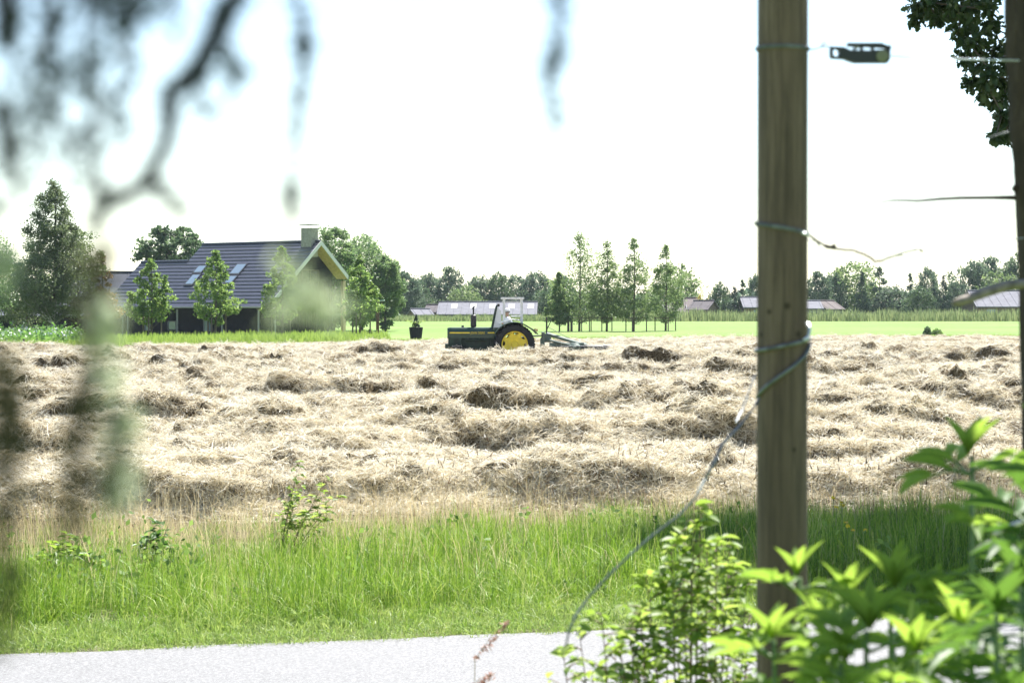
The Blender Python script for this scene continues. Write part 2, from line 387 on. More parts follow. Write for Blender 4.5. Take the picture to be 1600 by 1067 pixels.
# ------------------------------------------------------------------ verge grass
M['grass'] = strawmat('verge_grass_blade', [(0, (.04, .11, .012)), (.3, (.11, .22, .018)), (.65, (.27, .41, .04)), (.85, (.40, .48, .10)), (1, (.62, .56, .30))], .38, .45)
M['grass_short'] = leafmat('short_grass_blade', (.12, .22, .04), (.30, .36, .12), .4, .5, .3, inst=.4)
M['grass_tan'] = leafmat('dry_grass_stem', (.30, .23, .10), (.66, .58, .36), .3, .6, .3, inst=.3)
M['grass_dark'] = leafmat('dark_seed_head', (.12, .085, .055), (.34, .25, .15), .2, .8, .1)
def verge_points(n, v0, v1, u0=-9, u1=13, densf=None):
    u = rs.uniform(u0, u1, n); v = rs.uniform(v0, v1, n)
    if densf is not None:
        k = rs.rand(n) < densf(u, v); u, v = u[k], v[k]
    x, y = uv2xy(u, v); return x, y, u, v
def verge():
    # bright green tall grass
    def top(u): return 17.0 + .36 * np.clip(u, -5, 8) + 1.6 * (vnoise(u * .5, u * 0 + 3) - .5) + 1.0 * (vnoise(u * 1.7, u * 0 + 13) - .5)
    x, y, u, v = verge_points(17000, ROAD_V + .05, 21.6, densf=lambda u, v: np.clip(1.15 - sstep(top(u) - .8, top(u) + 1.9, v), .03, 1) * (.35 + .65 * sstep(.25, .55, vnoise(u * 2.2 + 70, v * 2.2))))
    n = len(x); prof = .22 + .85 * sstep(14.3, 16.0, v); s = prof * (.7 + .5 * rs.rand(n)) * (.75 + .5 * vnoise(u * 1.3, v * 1.3))
    s *= (1 - .45 * sstep(top(u) - .8, top(u) + 1.2, v)) * (.72 + .5 * vnoise(u * 2.6 + 5, v * 2.6))
    ms = [blade_tuft(200 + k, M['grass'], 30, (.06, .46), .14, .0062, 1.15) for k in range(6)]
    scatter('verge_grass', ms, np.stack([x, y, x * 0], -1), np.stack([rs.normal(0, .08, n), rs.normal(0, .08, n) - .06, rs.uniform(0, 6.28, n)], -1),
            np.stack([.6 + .4 * s, .6 + .4 * s, s], -1), rs.randint(0, 6, n), 'bright green uncut grass along the far side of the road', 'grass')
    # short worn grass by the asphalt
    x, y, u, v = verge_points(9000, ROAD_V - .10, 15.6, densf=lambda u, v: 1.1 - sstep(14.5, 15.6, v))
    n = len(x); s = (.5 + .6 * rs.rand(n)) * (.55 + .5 * sstep(14.1, 14.8, v)); ms = [blade_tuft(240 + k, M['grass_short'], 26, (.05, .13), .10, .007, 1.0) for k in range(4)]
    scatter('road_edge_grass', ms, np.stack([x, y, x * 0], -1), np.stack([rs.normal(0, .2, n), rs.normal(0, .2, n), rs.uniform(0, 6.28, n)], -1),
            np.stack([s + .3, s + .3, s], -1), rs.randint(0, 4, n), 'short worn yellow-green grass creeping over the asphalt edge', 'grass')
    # tan stems
    x, y, u, v = verge_points(6500, 15.8, 23.2, densf=lambda u, v: .12 + .88 * sstep(top(u) - 1.2, top(u) + .5, v) * (1 - .75 * sstep(20.6, 22.6, v)))
    n = len(x); s = (.65 + .55 * rs.rand(n)) * (.7 + .6 * vnoise(u * .9, v * .9)); ms = [blade_tuft(260 + k, M['grass_tan'], 9, (.18, .62), .25, .0032, .7, 5) for k in range(5)]
    scatter('dry_grass_stems', ms, np.stack([x, y, x * 0], -1), np.stack([rs.normal(0, .08, n), rs.normal(0, .08, n), rs.uniform(0, 6.28, n)], -1),
            np.stack([s, s, s], -1), rs.randint(0, 5, n), 'thin tan grass stems between the green verge and the first hay row', 'dry grass')
    # seed heads, mostly on the right
    x, y, u, v = verge_points(520, 18.2, 22.6, densf=lambda u, v: .05 + .75 * sstep(3.5, 6, u))
    n = len(x); s = .8 + .5 * rs.rand(n); ms = [blade_tuft(280 + k, M['grass_dark'], 4, (.35, .80), .25, .003, .6, 4, heads=True) for k in range(4)]
    scatter('seed_head_grass', ms, np.stack([x, y, x * 0], -1), np.stack([rs.normal(0, .06, n), rs.normal(0, .06, n), rs.uniform(0, 6.28, n)], -1),
            np.stack([s, s, s], -1), rs.randint(0, 4, n), 'tall grass with drooping brown seed heads in front of the hay', 'dry grass')
    # broad-leaved weeds mixed into the verge
    x, y, u, v = verge_points(1500, 15.0, 19.5, densf=lambda u, v: .08 + .92 * sstep(.55, .75, vnoise(u * .6 + 33, v * .9)) * (u < 2)); n = len(x)
    P0 = np.stack([x, y, rs.uniform(.08, .36, n)], -1).repeat(9, 0) + rs.normal(0, .07, (n * 9, 3)) ; P0[:, 2] = np.abs(P0[:, 2])
    leaves_obj('verge_weeds', P0, .065, leafmat('weed_leaf', (.07, .13, .03), (.20, .30, .08), .35, .65, .15), None, 'broad-leaved weeds mixed into the green verge', 'weeds', 'stuff')
    # low grass on the near side of the road, around the foreground plants
    n = 5000; u = rs.uniform(-5, 7, n); v = rs.uniform(1.2, 9.5, n); x, y = uv2xy(u, v); s = .5 + .5 * rs.rand(n)
    k = np.hypot(x, y) > 1.0; x, y, s = x[k], y[k], s[k]; n = len(x)
    scatter('near_grass', [blade_tuft(300 + k, M['grass'], 22, (.1, .3), .14, .009, .6) for k in range(3)], np.stack([x, y, x * 0], -1),
            np.stack([x * 0, x * 0, rs.uniform(0, 6.28, n)], -1), np.stack([s, s, s], -1), rs.randint(0, 3, n), 'low grass on the near side of the road below the plants', 'grass')

# grass behind the hay: rank grass and the flowering crop on the left
def far_grass():
    m = leafmat('rank_grass', (.12, .20, .035), (.24, .32, .08), .45, .6, .2, inst=.4)
    px = rs.uniform(-250, 1700, 9000); Y0 = np.interp(px, EDGE_PX, EDGE_Y)
    y = Y0 + rs.rand(9000) ** 1.7 * np.where(px < 600, 40, 9); x = PX(px, y); n = len(x)
    s = (1.0 + rs.rand(n)) * np.where(px < 600, 1.0, .45)
    scatter('rank_grass', [blade_tuft(320 + k, m, 22, (.12, .42), .3, .035, .5) for k in range(4)], np.stack([x, y, ground(x, y)], -1),
            np.stack([x * 0, x * 0, rs.uniform(0, 6.28, n)], -1), np.stack([s, s, s], -1), rs.randint(0, 4, n), 'rank green grass between the hay and the dark house', 'grass')
    # potato-like crop with white flowers
    n = 2600; px = rs.uniform(-220, 128, n); y = rs.uniform(112, 148, n); x = PX(px, y)
    S = []; V = []
    mf = leafmat('crop_leaf', (.06, .14, .03), (.15, .26, .07), .4)
    P0 = np.stack([x, y, rs.uniform(.1, .75, n)], -1).repeat(6, 0) + rs.normal(0, .22, (n * 6, 3)); P0[:, 2] = np.abs(P0[:, 2])
    leaves_obj('flowering_crop', P0, .22, mf, None, 'leafy green crop with small white flowers at the far left of the field', 'crop', 'stuff')
    n2 = 700; px = rs.uniform(-220, 128, n2); y = rs.uniform(112, 148, n2)
    P1 = np.stack([PX(px, y), y, rs.uniform(.75, .95, n2)], -1)
    leaves_obj('white_flowers', P1, .16, simple('white_petal', (.8, .8, .78), .6), None, 'small white flowers dotted over the leafy crop', 'flowers', 'stuff')

# ------------------------------------------------------------------ leaves and trees
def rand_dirs(n, r=rs):
    d = r.normal(0, 1, (n, 3)); return d / np.linalg.norm(d, axis=1, keepdims=True)
def leaf_quads(pos, size, r=rs, aspect=.55, rnd=None, droop=0.0):
    """diamond leaf per position"""
    n = len(pos); d = rand_dirs(n, r); d[:, 2] -= droop; d /= np.linalg.norm(d, axis=1, keepdims=True)
    o = rand_dirs(n, r); s = np.cross(d, o); s /= np.linalg.norm(s, axis=1, keepdims=True) + 1e-9
    L = (size * r.uniform(.6, 1.3, n))[:, None]
    V = np.stack([pos - d * L / 2, pos + s * L * aspect / 2, pos + d * L / 2, pos - s * L * aspect / 2], 1)
    rn = r.rand(n) if rnd is None else rnd
    return V.reshape(-1, 3), np.repeat(rn, 4)
def leaves_mesh(name, pos, size, m, r=rs, aspect=.6, rnd=None, droop=0):
    V, rn = leaf_quads(np.asarray(pos), size, r, aspect, rnd, droop); n = len(V) // 4
    return np_mesh(name, V, np.full(n, 4), np.arange(4 * n), m, rn)
def leaves_obj(name, pos, size, m, parent=None, label=None, cat=None, kind=None):
    return tag(ob(name, leaves_mesh(name, pos, size, m), parent), label, cat, kind=kind)
verge()
far_grass()

def profile(kind, t):
    if kind == 'round': return np.sqrt(np.clip(1 - (2 * t - 1) ** 2, 0, 1)) ** .8
    if kind == 'broad': return np.clip(np.sin(np.pi * np.clip(t, 0, 1) ** 1.25), 0, 1) ** .55 * (1 - .1 * t)
    if kind == 'cone': return (1 - t) ** .8 * sstep(-.02, .10, t) * .95 + .03
    if kind == 'birch': return np.clip(1 - t, 0, 1) ** .62 * (0.75 + .25 * np.sin(t * 9)) * sstep(-.05, .2, t)
    if kind == 'linden': return np.clip(1 - t, 0, 1) ** .75 * sstep(-.1, .28, t) * 1.15 + .04
    if kind == 'slim': return np.where(t < .45, .85 + .15 * np.sin(t * 6), .85 * np.clip(1 - (t - .45) / .55, 0, 1) ** .8) * sstep(-.08, .15, t) + .05
    return 1 - t
def tree_mesh(kind, seed, h, wd, base=.25, ncl=60, per=110, leaf=.16, mleaf=None, mbark=None, clump=.16, trunk=.03, gap=0.0, droop=.2, aspect=.6, bent=0):
    """crown of leaf clumps in a profile, trunk with limbs that reach the clumps; returns (trunk mesh, crown mesh)"""
    r = np.random.RandomState(seed); t = r.rand(ncl * 3)
    w8 = profile(kind, t); k = r.rand(len(t)) < (w8 / w8.max()) ** 1.0 * .9 + .1; t = t[k][:ncl]; n = len(t)
    rad = profile(kind, t) * wd / 2; a = r.uniform(0, 6.283, n); rr = rad * (.25 + .75 * np.sqrt(r.rand(n))) * (.8 + .4 * r.rand(n))
    lob = 1 + .22 * np.sin(a * 2 + seed) + .12 * np.sin(a * 3 + seed * 2 + t * 7)
    if kind in ('slim', 'birch', 'linden', 'cone'): t[:5] = (.86, .91, .95, .98, 1.0); rr[:5] = rad.max() * .04; rad[:5] = rad.max() * .16
    C = np.stack([rr * lob * np.cos(a), rr * lob * np.sin(a), h * (base + (1 - base) * t * .97)], -1)
    crad = clump * wd * (.55 + .7 * r.rand(n)) * (.45 + .55 * rad / (rad.max() + 1e-6))
    num = np.maximum(8, (per * (.5 + r.rand(n)) * (.35 + .65 * rad / rad.max()))).astype(int)
    ci = np.repeat(np.arange(n), num); m = len(ci)
    off = r.normal(0, 1, (m, 3)); off /= np.linalg.norm(off, axis=1, keepdims=True); off *= (r.rand(m) ** .45)[:, None]
    off[:, 2] *= .75; off *= crad[ci][:, None] * 1.25
    pos = C[ci] + off; rn = np.clip(.35 + .4 * (r.rand(n)[ci] - .5) + .5 * (r.rand(m) - .2), 0, 1)
    pos[:, 2] = np.minimum(pos[:, 2], h * 1.01)
    crown = leaves_mesh('crown', pos, leaf, mleaf, r, aspect, rn, droop)
    b = MB(); top = h * (.93 if kind not in ('round', 'broad') else .7); rt = trunk * h * .5
    ax = [Vector((bent * math.sin(z * 2.2) * h * .02, .3 * bent * math.cos(z * 3) * h * .02, z * top)) for z in np.linspace(0, 1, 8)]
    b.tube([(p.x, p.y, p.z - (.15 if i == 0 else 0)) for i, p in enumerate(ax)], [rt * (1.15 - 1.0 * (i / 7)) + .012 * (1 if i < 7 else 0) for i in range(8)], 7)
    for i in r.permutation(n)[:min(n, 26)]:
        c = Vector(C[i]); z0 = max(h * base * .75, c.z - (c.x ** 2 + c.y ** 2) ** .5 * r.uniform(.5, 1.1)); z0 = min(z0, top * .95)
        s = ax[0].lerp(ax[-1], 0); q = z0 / top * 7; i0 = min(6, int(q)); s = ax[i0].lerp(ax[i0 + 1], q - i0)
        mid = s.lerp(c, .5) + Vector((0, 0, -.03 * h * r.rand())); rl = rt * .38 * (1 - z0 / h * .6)
        b.tube([s, mid, c], [rl, rl * .65, rl * .25], 5, cap=False)
    me = bpy.data.meshes.new('trunk'); me.from_pydata(b.v, [], b.f); me.materials.append(mbark or M['bark']); me.update()
    return me, crown
def plant_tree(name, meshes, x, y, z, label, cat='tree', group=None, sc_=(1, 1, 1), rz=0):
    e = empty(name, (x, y, z), rz, label, cat, group); e.scale = sc_
    ob('trunk', meshes[0], e); ob('crown', meshes[1], e)
    return e
def tree_px(name, kind, seed, px, Y, top, wpx, label, group=None, cat='tree', zb=None, **kw):
    z = float(ground(0, Y)) if zb is None else zb; sca = F / Y
    h = CH - (top - HY) / sca - z
    return plant_tree(name, tree_mesh(kind, seed, h, wpx / sca, **kw), PX(px, Y), Y, z, label, cat, group)

# left group
tree_px('willow_tree', 'broad', 11, -22, 152, 352, 120, 'pale green bushy tree cut off by the left edge of the photo', base=.06, ncl=90, per=150, leaf=.17, mleaf=M['leaf_big'])
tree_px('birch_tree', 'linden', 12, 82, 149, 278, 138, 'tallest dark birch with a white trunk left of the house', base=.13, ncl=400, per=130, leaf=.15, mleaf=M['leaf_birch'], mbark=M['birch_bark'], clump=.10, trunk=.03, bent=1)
tree_px('birch_tree', 'round', 13, 122, 152, 358, 78, 'shorter greener birch just right of the tallest birch', base=.2, ncl=90, per=110, leaf=.15, mleaf=M['leaf_young'], clump=.14, trunk=.02)
tree_px('birch_tree', 'round', 31, 42, 154, 420, 74, 'low dark bushy birch under the left side of the tallest birch', base=.1, ncl=70, per=110, leaf=.16, mleaf=M['leaf_birch'], clump=.14, trunk=.02)
tree_px('rusty_leaved_tree', 'birch', 14, 160, 156, 398, 62, 'small tree with rusty brown leaves beside the birches', base=.2, ncl=80, per=80, leaf=.16, mleaf=M['leaf_rust'], clump=.13, trunk=.02)
# behind the house
tree_px('broadleaf_tree', 'round', 15, 272, 214, 351, 100, 'round dark leafy tree rising behind the left roof of the house', base=.12, ncl=230, per=60, leaf=.42, mleaf=M['leaf_dark'], clump=.10, trunk=.04, zb=0)
for px, top, wd, Y, sd, lb in ((520, 349, 95, 205, 16, 'tall green tree directly behind the chimney of the house'), (565, 364, 120, 212, 17, 'full green tree at the middle of the clump right of the gable'),
                           (602, 398, 64, 208, 18, 'lower green tree at the right end of the clump behind the house')):
    tree_px('broadleaf_tree', 'broad', sd, px, Y, top, wd, lb, 'large trees behind the house', base=.03, ncl=150, per=130, leaf=.24, mleaf=M['leaf_big'], clump=.13, trunk=.03, zb=0)
# young lindens with stakes
def tree_stakes(px, Y, label, group, n=3, sp=.8, hh=1.45, bar=True):
    e = empty('tree_stake_frame', (PX(px, Y), Y, float(ground(0, Y))), random.uniform(-.4, .4), label, 'tree stakes', group)
    pts = []
    for i in range(n):
        a = 2.1 * i + .6 if n > 2 else math.pi * i
        b = MB(); p = Vector((math.cos(a) * sp, math.sin(a) * sp, 0)); q = p + Vector((0, 0, hh)); pts.append(q)
        b.tube([p, q], [.055, .05], 8).build('stake', M['stake'], e)
    if bar:
        for i in range(n if n > 2 else 1):
            b = MB(); b.tube([pts[i] - Vector((0, 0, .1)), pts[(i + 1) % n] - Vector((0, 0, .1))], .03, 6).build('crossbar', M['stake'], e)
LN = [(236, 402, 78, 21, 'first young linden from the left in front of the dark house'), (336, 391, 84, 22, 'young linden in front of the roof windows of the house'),
      (440, 382, 78, 23, 'young linden in front of the roof left of the gable'), (562, 397, 74, 24, 'young linden at the right corner of the house')]
for px, top, wd, sd, lb in LN:
    tree_px('linden_tree', 'linden', sd, px, 153, top, wd, lb, 'young lindens in front of the house', base=.17, ncl=130, per=62, leaf=.20, mleaf=M['leaf_linden'], clump=.09, trunk=.022, bent=.6)
for (px, *_), nm in zip(LN, ('first young linden from the left', 'linden in front of the roof windows', 'linden left of the gable', 'linden at the right corner of the house')):
    tree_stakes(px, 152.6, 'wooden stakes supporting the ' + nm, 'stakes around the young lindens', 3, .75, 1.9, False)
# slim young trees in mid field
SLIM = [(874, 424, 30, 203, 45, 'short leafy young tree at the left end of the slim row'), (905, 363, 78, 207, 40, 'tallest slim young tree right of the tractor'), (948, 374, 52, 208, 41, 'second tallest slim tree, close to the tallest one'),
        (990, 370, 58, 206, 42, 'slim tree standing alone in the middle of the slim row'), (1040, 381, 56, 209, 43, 'slim thin-topped tree at the right end of the slim row')]
for px, top, wd, Y, sd, lb in SLIM:
    wd *= 1.08
    tree_px('young_alder', 'slim', sd, px, Y, top, wd, lb, 'slim young trees in mid field', base=.10, ncl=150, per=62, leaf=.19, mleaf=M['leaf_young'], clump=.15, trunk=.02, bent=.5)
for px, Y, nm in ((906, 206, 'tallest slim tree'), (940, 207.5, 'second tallest slim tree'), (992, 205.5, 'slim tree in the middle of the row'), (1041, 208.4, 'slim tree at the right end of the row')):
    tree_stakes(px, Y, 'stakes with a crossbar around the ' + nm, 'stake frames around the slim trees', 3, 1.15, 1.35)
b = MB(); b.tube([(0, 0, 0), (0, 0, 1.5)], .12, 8)
for k, (px, lb) in enumerate(((888, 'thick dark post at the left edge of the stake frames'), (893, 'second thick dark post beside the left stake frame'))):
    o = b.build('wooden_post', M['stake'], loc=(PX(px, 205), 205, float(ground(0, 205)))); tag(o, lb, 'post', 'dark posts by the slim trees')

# distant trees, copies of a few prototypes at their own sizes
FARZ = -1.18
PRO = {}
def proto(kind, k):
    if (kind, k) not in PRO:
        d = {'broad': dict(base=.04, ncl=110, per=60, leaf=.5, mleaf=M['leaf_far'], clump=.15), 'cone': dict(base=.02, ncl=100, per=60, leaf=.42, mleaf=M['leaf_cone'], clump=.14),
             'slim': dict(base=.12, ncl=70, per=40, leaf=.42, mleaf=M['leaf_far'], clump=.15), 'yellow': dict(base=.04, ncl=60, per=60, leaf=.42, mleaf=M['leaf_yellow'], clump=.16),
             'light': dict(base=.04, ncl=100, per=60, leaf=.45, mleaf=M['leaf_young'], clump=.15), 'dark': dict(base=.04, ncl=110, per=60, leaf=.45, mleaf=M['leaf_dark'], clump=.15)}[kind]
        PRO[(kind, k)] = tree_mesh({'yellow': 'round', 'light': 'round', 'dark': 'broad'}.get(kind, kind), 500 + k * 17 + len(kind), 10, 8 if kind not in ('slim',) else 4, trunk=.03, **d)
    return PRO[(kind, k)]
FAR = [
 (632, 424, 52, 'broad', 338, 'dark tree touching the clump behind the house on its right'), (652, 436, 40, 'dark', 335, 'dark narrow-topped tree above the small barn roofs'), (674, 425, 44, 'broad', 345, 'dark tree above the left end of the long barn'),
 (703, 417, 46, 'broad', 342, 'highest dark tree behind the long grey barn'), (727, 446, 50, 'light', 332, 'low bright green tree over the middle of the long barn'), (752, 430, 50, 'broad', 345, 'bluish tree above the tractor exhaust'),
 (778, 425, 44, 'dark', 343, 'dark tree above the tractor windscreen'), (806, 428, 50, 'broad', 347, 'broad tree above the white frame of the tractor'), (838, 424, 58, 'broad', 344, 'broad tree above the rear wheel of the tractor'),
 (858, 446, 44, 'dark', 330, 'dark low round tree at the right end of the long barn'), (882, 428, 48, 'broad', 341, 'dark tree behind the tallest slim tree'), (925, 446, 50, 'light', 333, 'green bush-like tree between the two tallest slim trees'), (966, 450, 50, 'broad', 335, 'far tree between the second and third slim trees'),
 (1016, 455, 44, 'broad', 337, 'low far tree left of the last slim tree'), (1058, 413, 66, 'light', 334, 'round bright tree behind the last slim tree'),
 (1085, 458, 26, 'broad', 350, 'low bush-like tree behind the small house roofs'), (1096, 455, 20, 'yellow', 320, 'small tree with yellow blossom over the house roof'), (1125, 440, 34, 'dark', 330, 'dark tree between the small house and the dark cone tree'),
 (1148, 448, 42, 'cone', 324, 'dark cone-shaped tree left of the wooden post'), (1160, 436, 26, 'slim', 352, 'thin far tree just left of the wooden post'), (1182, 428, 30, 'broad', 350, 'far tree whose crown is hidden by the wooden post'),
 (1278, 424, 40, 'broad', 336, 'first tree right of the wooden post'), (1302, 426, 46, 'broad', 342, 'second tree right of the wooden post'), (1335, 409, 84, 'light', 345, 'largest round tree right of the wooden post'),
 (1347, 424, 34, 'cone', 328, 'dark conifer in front of the largest round tree'), (1374, 416, 34, 'slim', 340, 'loose-topped tree at the right side of the largest round tree'), (1396, 446, 60, 'broad', 338, 'low broad tree in the dip of the tree line'),
 (1422, 426, 24, 'slim', 334, 'thin pale tree with a spiky top in the dip'), (1450, 416, 40, 'broad', 340, 'round-topped grey-green tree left of the dark cone'), (1436, 446, 40, 'dark', 330, 'low dark tree under the round-topped tree'),
 (1474, 430, 32, 'cone', 327, 'dark cone tree in the middle of the right tree line'), (1492, 438, 40, 'broad', 336, 'tree just right of the dark cone in the right line'), (1517, 406, 56, 'broad', 342, 'tall tree left of the broken branch'),
 (1546, 402, 56, 'broad', 346, 'tall tree above the broken branch'), (1560, 424, 60, 'light', 338, 'bright lower tree above the thick broken branch'), (1590, 396, 60, 'dark', 343, 'tall dark tree at the right edge behind the trunk'),
 (1650, 400, 80, 'broad', 345, 'tree outside the right edge beyond the grey barn'), (-120, 430, 90, 'broad', 300, 'far tree outside the left edge beyond the dark shed'), (-30, 440, 80, 'dark', 300, 'far tree behind the pale bushy tree'),
]
for i, (px, top, wd, kind, Y, lb) in enumerate(FAR):
    ms = proto(kind, i % (3 if kind in ('broad', 'dark') else 1)); s = F / Y; h = CH - (top - HY) / s - FARZ
    if 640 < px < 1010 or px > 1500: Y += 14; s = F / Y; h = CH - (top - HY) / s - FARZ
    z = FARZ if Y > 320 else float(ground(0, Y)); w0 = 4 if kind == 'slim' else 8
    plant_tree('conifer' if kind == 'cone' else 'distant_tree', ms, PX(px, Y), Y, z, lb, 'tree', 'trees of the far tree line', (wd / s / w0 * 1.05, wd / s / w0 * 1.05, h / 10), (i * 2.4) % 6.28)
# scrub and farthest wood: masses nobody could count
def mass(name, x0, x1, Y, dY, topf, zb, n, leaf, m, label, cat):
    x = rs.uniform(x0, x1, n); y = Y + rs.uniform(-dY, dY, n); px = 800 + x / y * F
    top = CH - (topf(px) - HY) / F * y; z = zb + (top - zb) * np.sqrt(rs.rand(n))
    leaves_obj(name, np.stack([x, y, z], -1), leaf, m, None, label, cat, 'stuff')
mass('far_scrub', -75, 110, 356, 4, lambda p: 474 + 14 * (vnoise(p * .045, p * 0 + 2) - .5) + 8 * (vnoise(p * .16, p * 0 + 8) - .5), FARZ, 26000, .42, M['leaf_far'], 'low dark scrub along the foot of the far tree line', 'scrub')
mass('distant_wood', -330, 330, 640, 25, lambda p: 462 + 16 * (vnoise(p * .03, p * 0 + 12) - .5) + 8 * (vnoise(p * .12, p * 0 + 18) - .5), -1.4, 30000, 1.3, M['leaf_far'], 'hazy distant wood low on the horizon', 'wood')
# reeds on the dyke
def reeds():
    n = 26000; x = rs.uniform(-80, 95, n); y = rs.uniform(297.5, 305, n); z0 = ground(x, y)
    h = (.55 + .75 * rs.rand(n)) * (.65 + .7 * vnoise(x * .8, y * .8)) * np.interp(800 + x / y * F, [600, 850, 1000, 1600], [.72, .8, 1.25, 1.35]); a = rs.uniform(0, 6.28, n); wd = .05
    dx, dy = np.cos(a) * wd, np.sin(a) * wd; lx, ly = rs.normal(0, .18, n), rs.normal(0, .1, n)
    V = np.stack([np.stack([x - dx, y - dy, z0], -1), np.stack([x + dx, y + dy, z0], -1), np.stack([x + dx * .6 + lx * .5, y + dy * .6 + ly * .5, z0 + h * .7], -1),
                  np.stack([x + lx, y + ly, z0 + h], -1), np.stack([x - dx * .6 + lx * .5, y - dy * .6 + ly * .5, z0 + h * .7], -1)], 1)
    m = leafmat('reed_leaf', (.10, .15, .06), (.24, .28, .13), .4)
    tag(ob('reeds', np_mesh('reeds', V, np.full(n, 5), np.arange(5 * n), m, np.repeat(rs.rand(n), 5))), 'band of green reeds along the far edge of the pasture', 'reeds', kind='stuff')
reeds()

# ------------------------------------------------------------------ house
def tile_mat(name, base, u, rowh=.34):
    m, n, l, b = newmat(name)
    f = noise(n, l, 3, 4); c = ramp(n, l, f, [(.3, tuple(v * .8 for v in base)), (.7, tuple(v * 1.25 for v in base))])
    l.new(c, b.inputs['Base Color']); b.inputs['Roughness'].default_value = .38; b.inputs['Specular IOR Level'].default_value = .6
    return m
M['tile'] = tile_mat('glazed_roof_tile', (.05, .05, .068), None)
M['dark_board'] = simple('dark_boards', (.018, .018, .022), .8, scale=3, spec=.2)
M['dark_metal_roof'] = simple('dark_sheet_roof', (.055, .06, .075), .9, scale=.6, var=.15, spec=.15)
M['white_paint'] = simple('white_painted_wood', (.62, .62, .60), .5, var=.08)
M['soffit'] = simple('pale_soffit_wood', (.55, .42, .24), .6)
M['pale_post'] = simple('pale_veranda_post', (.33, .32, .31), .6)
M['brick'] = simple('brown_brick', (.13, .085, .06), .9, scale=8, var=.4)
M['chim'] = simple('chimney_plaster', (.32, .31, .25), .9)
M['glass'] = simple('window_glass', (.20, .26, .32), .06, spec=1.0, var=.05)
M['dim_glass'] = simple('dim_window_glass', (.015, .018, .02), .15, spec=.5, var=.05)
M['steel'] = simple('grey_steel', (.3, .3, .3), .4, .8)
U = Vector((math.cos(R(40)), -math.sin(R(40)), 0)); Vv = Vector((math.sin(R(40)), math.cos(R(40)), 0))
HP = Vector((PX(499, 172), 172, 0)); ZR = CH + 104 * 172 / F; SL = .89
def hp(s, r, z): return HP - U * s - Vv * r + Vector((0, 0, z))     # s: along the ridge to the left, r: towards the front eave
def roof_hit(px, py):                                                # pixel to (s, r) on the front slope
    d = Vector(((px - 800) / F, 1, -(py - HY) / F)); c = Vector((0, 0, CH))
    p0 = hp(0, 0, ZR); nn = (U).cross(Vv * 1 + Vector((0, 0, SL))); t = (p0 - c).dot(nn) / d.dot(nn); q = c + d * t - HP
    return -q.dot(U), -q.dot(Vv)
def tile_slope(name, s0, s1, r0, r1, parent, sgn=1, m=None, extra=None):
    """a slope of lapped tile courses: each course a thin wedge whose lower edge stands proud; pan tiles ripple across"""
    zf = lambda r: ZR - SL * abs(r)
    b = MB(); nrow = max(2, int(abs(r1 - r0) / .32)); ncol = max(2, int((s1 - s0) / .15)); nv = []
    V = []; Q = []
    nrm = Vector((0, 0, 1))
    for i in range(nrow):
        ra = r0 + (r1 - r0) * i / nrow; rb = r0 + (r1 - r0) * (i + 1) / nrow
        for (r, lift) in ((ra, .02), (rb, .085), (rb, .0)):
            for j in range(ncol + 1):
                s = s0 + (s1 - s0) * j / ncol; V.append(hp(s, r * sgn, zf(r) + lift + (.022 if j % 2 else 0)))
        o = i * 3 * (ncol + 1)
        for k in range(2):
            for j in range(ncol): Q.append((o + k * (ncol + 1) + j, o + k * (ncol + 1) + j + 1, o + (k + 1) * (ncol + 1) + j + 1, o + (k + 1) * (ncol + 1) + j))
    # underside
    o = len(V); V += [hp(s0, r0 * sgn, zf(r0) - .16), hp(s1, r0 * sgn, zf(r0) - .16), hp(s1, r1 * sgn, zf(r1) - .16), hp(s0, r1 * sgn, zf(r1) - .16)]
    Q.append((o, o + 1, o + 2, o + 3))
    b.add(V, Q)
    # side closures
    return b.build(name, m or M['tile'], parent)
def slab(b, pts, th):
    n = len(pts); pts = [Vector(p) for p in pts]; dn = Vector((0, 0, -th))
    b.add(pts + [p + dn for p in pts], [tuple(range(n)), tuple(range(n, 2 * n))[::-1]] + [(i, (i + 1) % n, (i + 1) % n + n, i + n) for i in range(n)]); return b
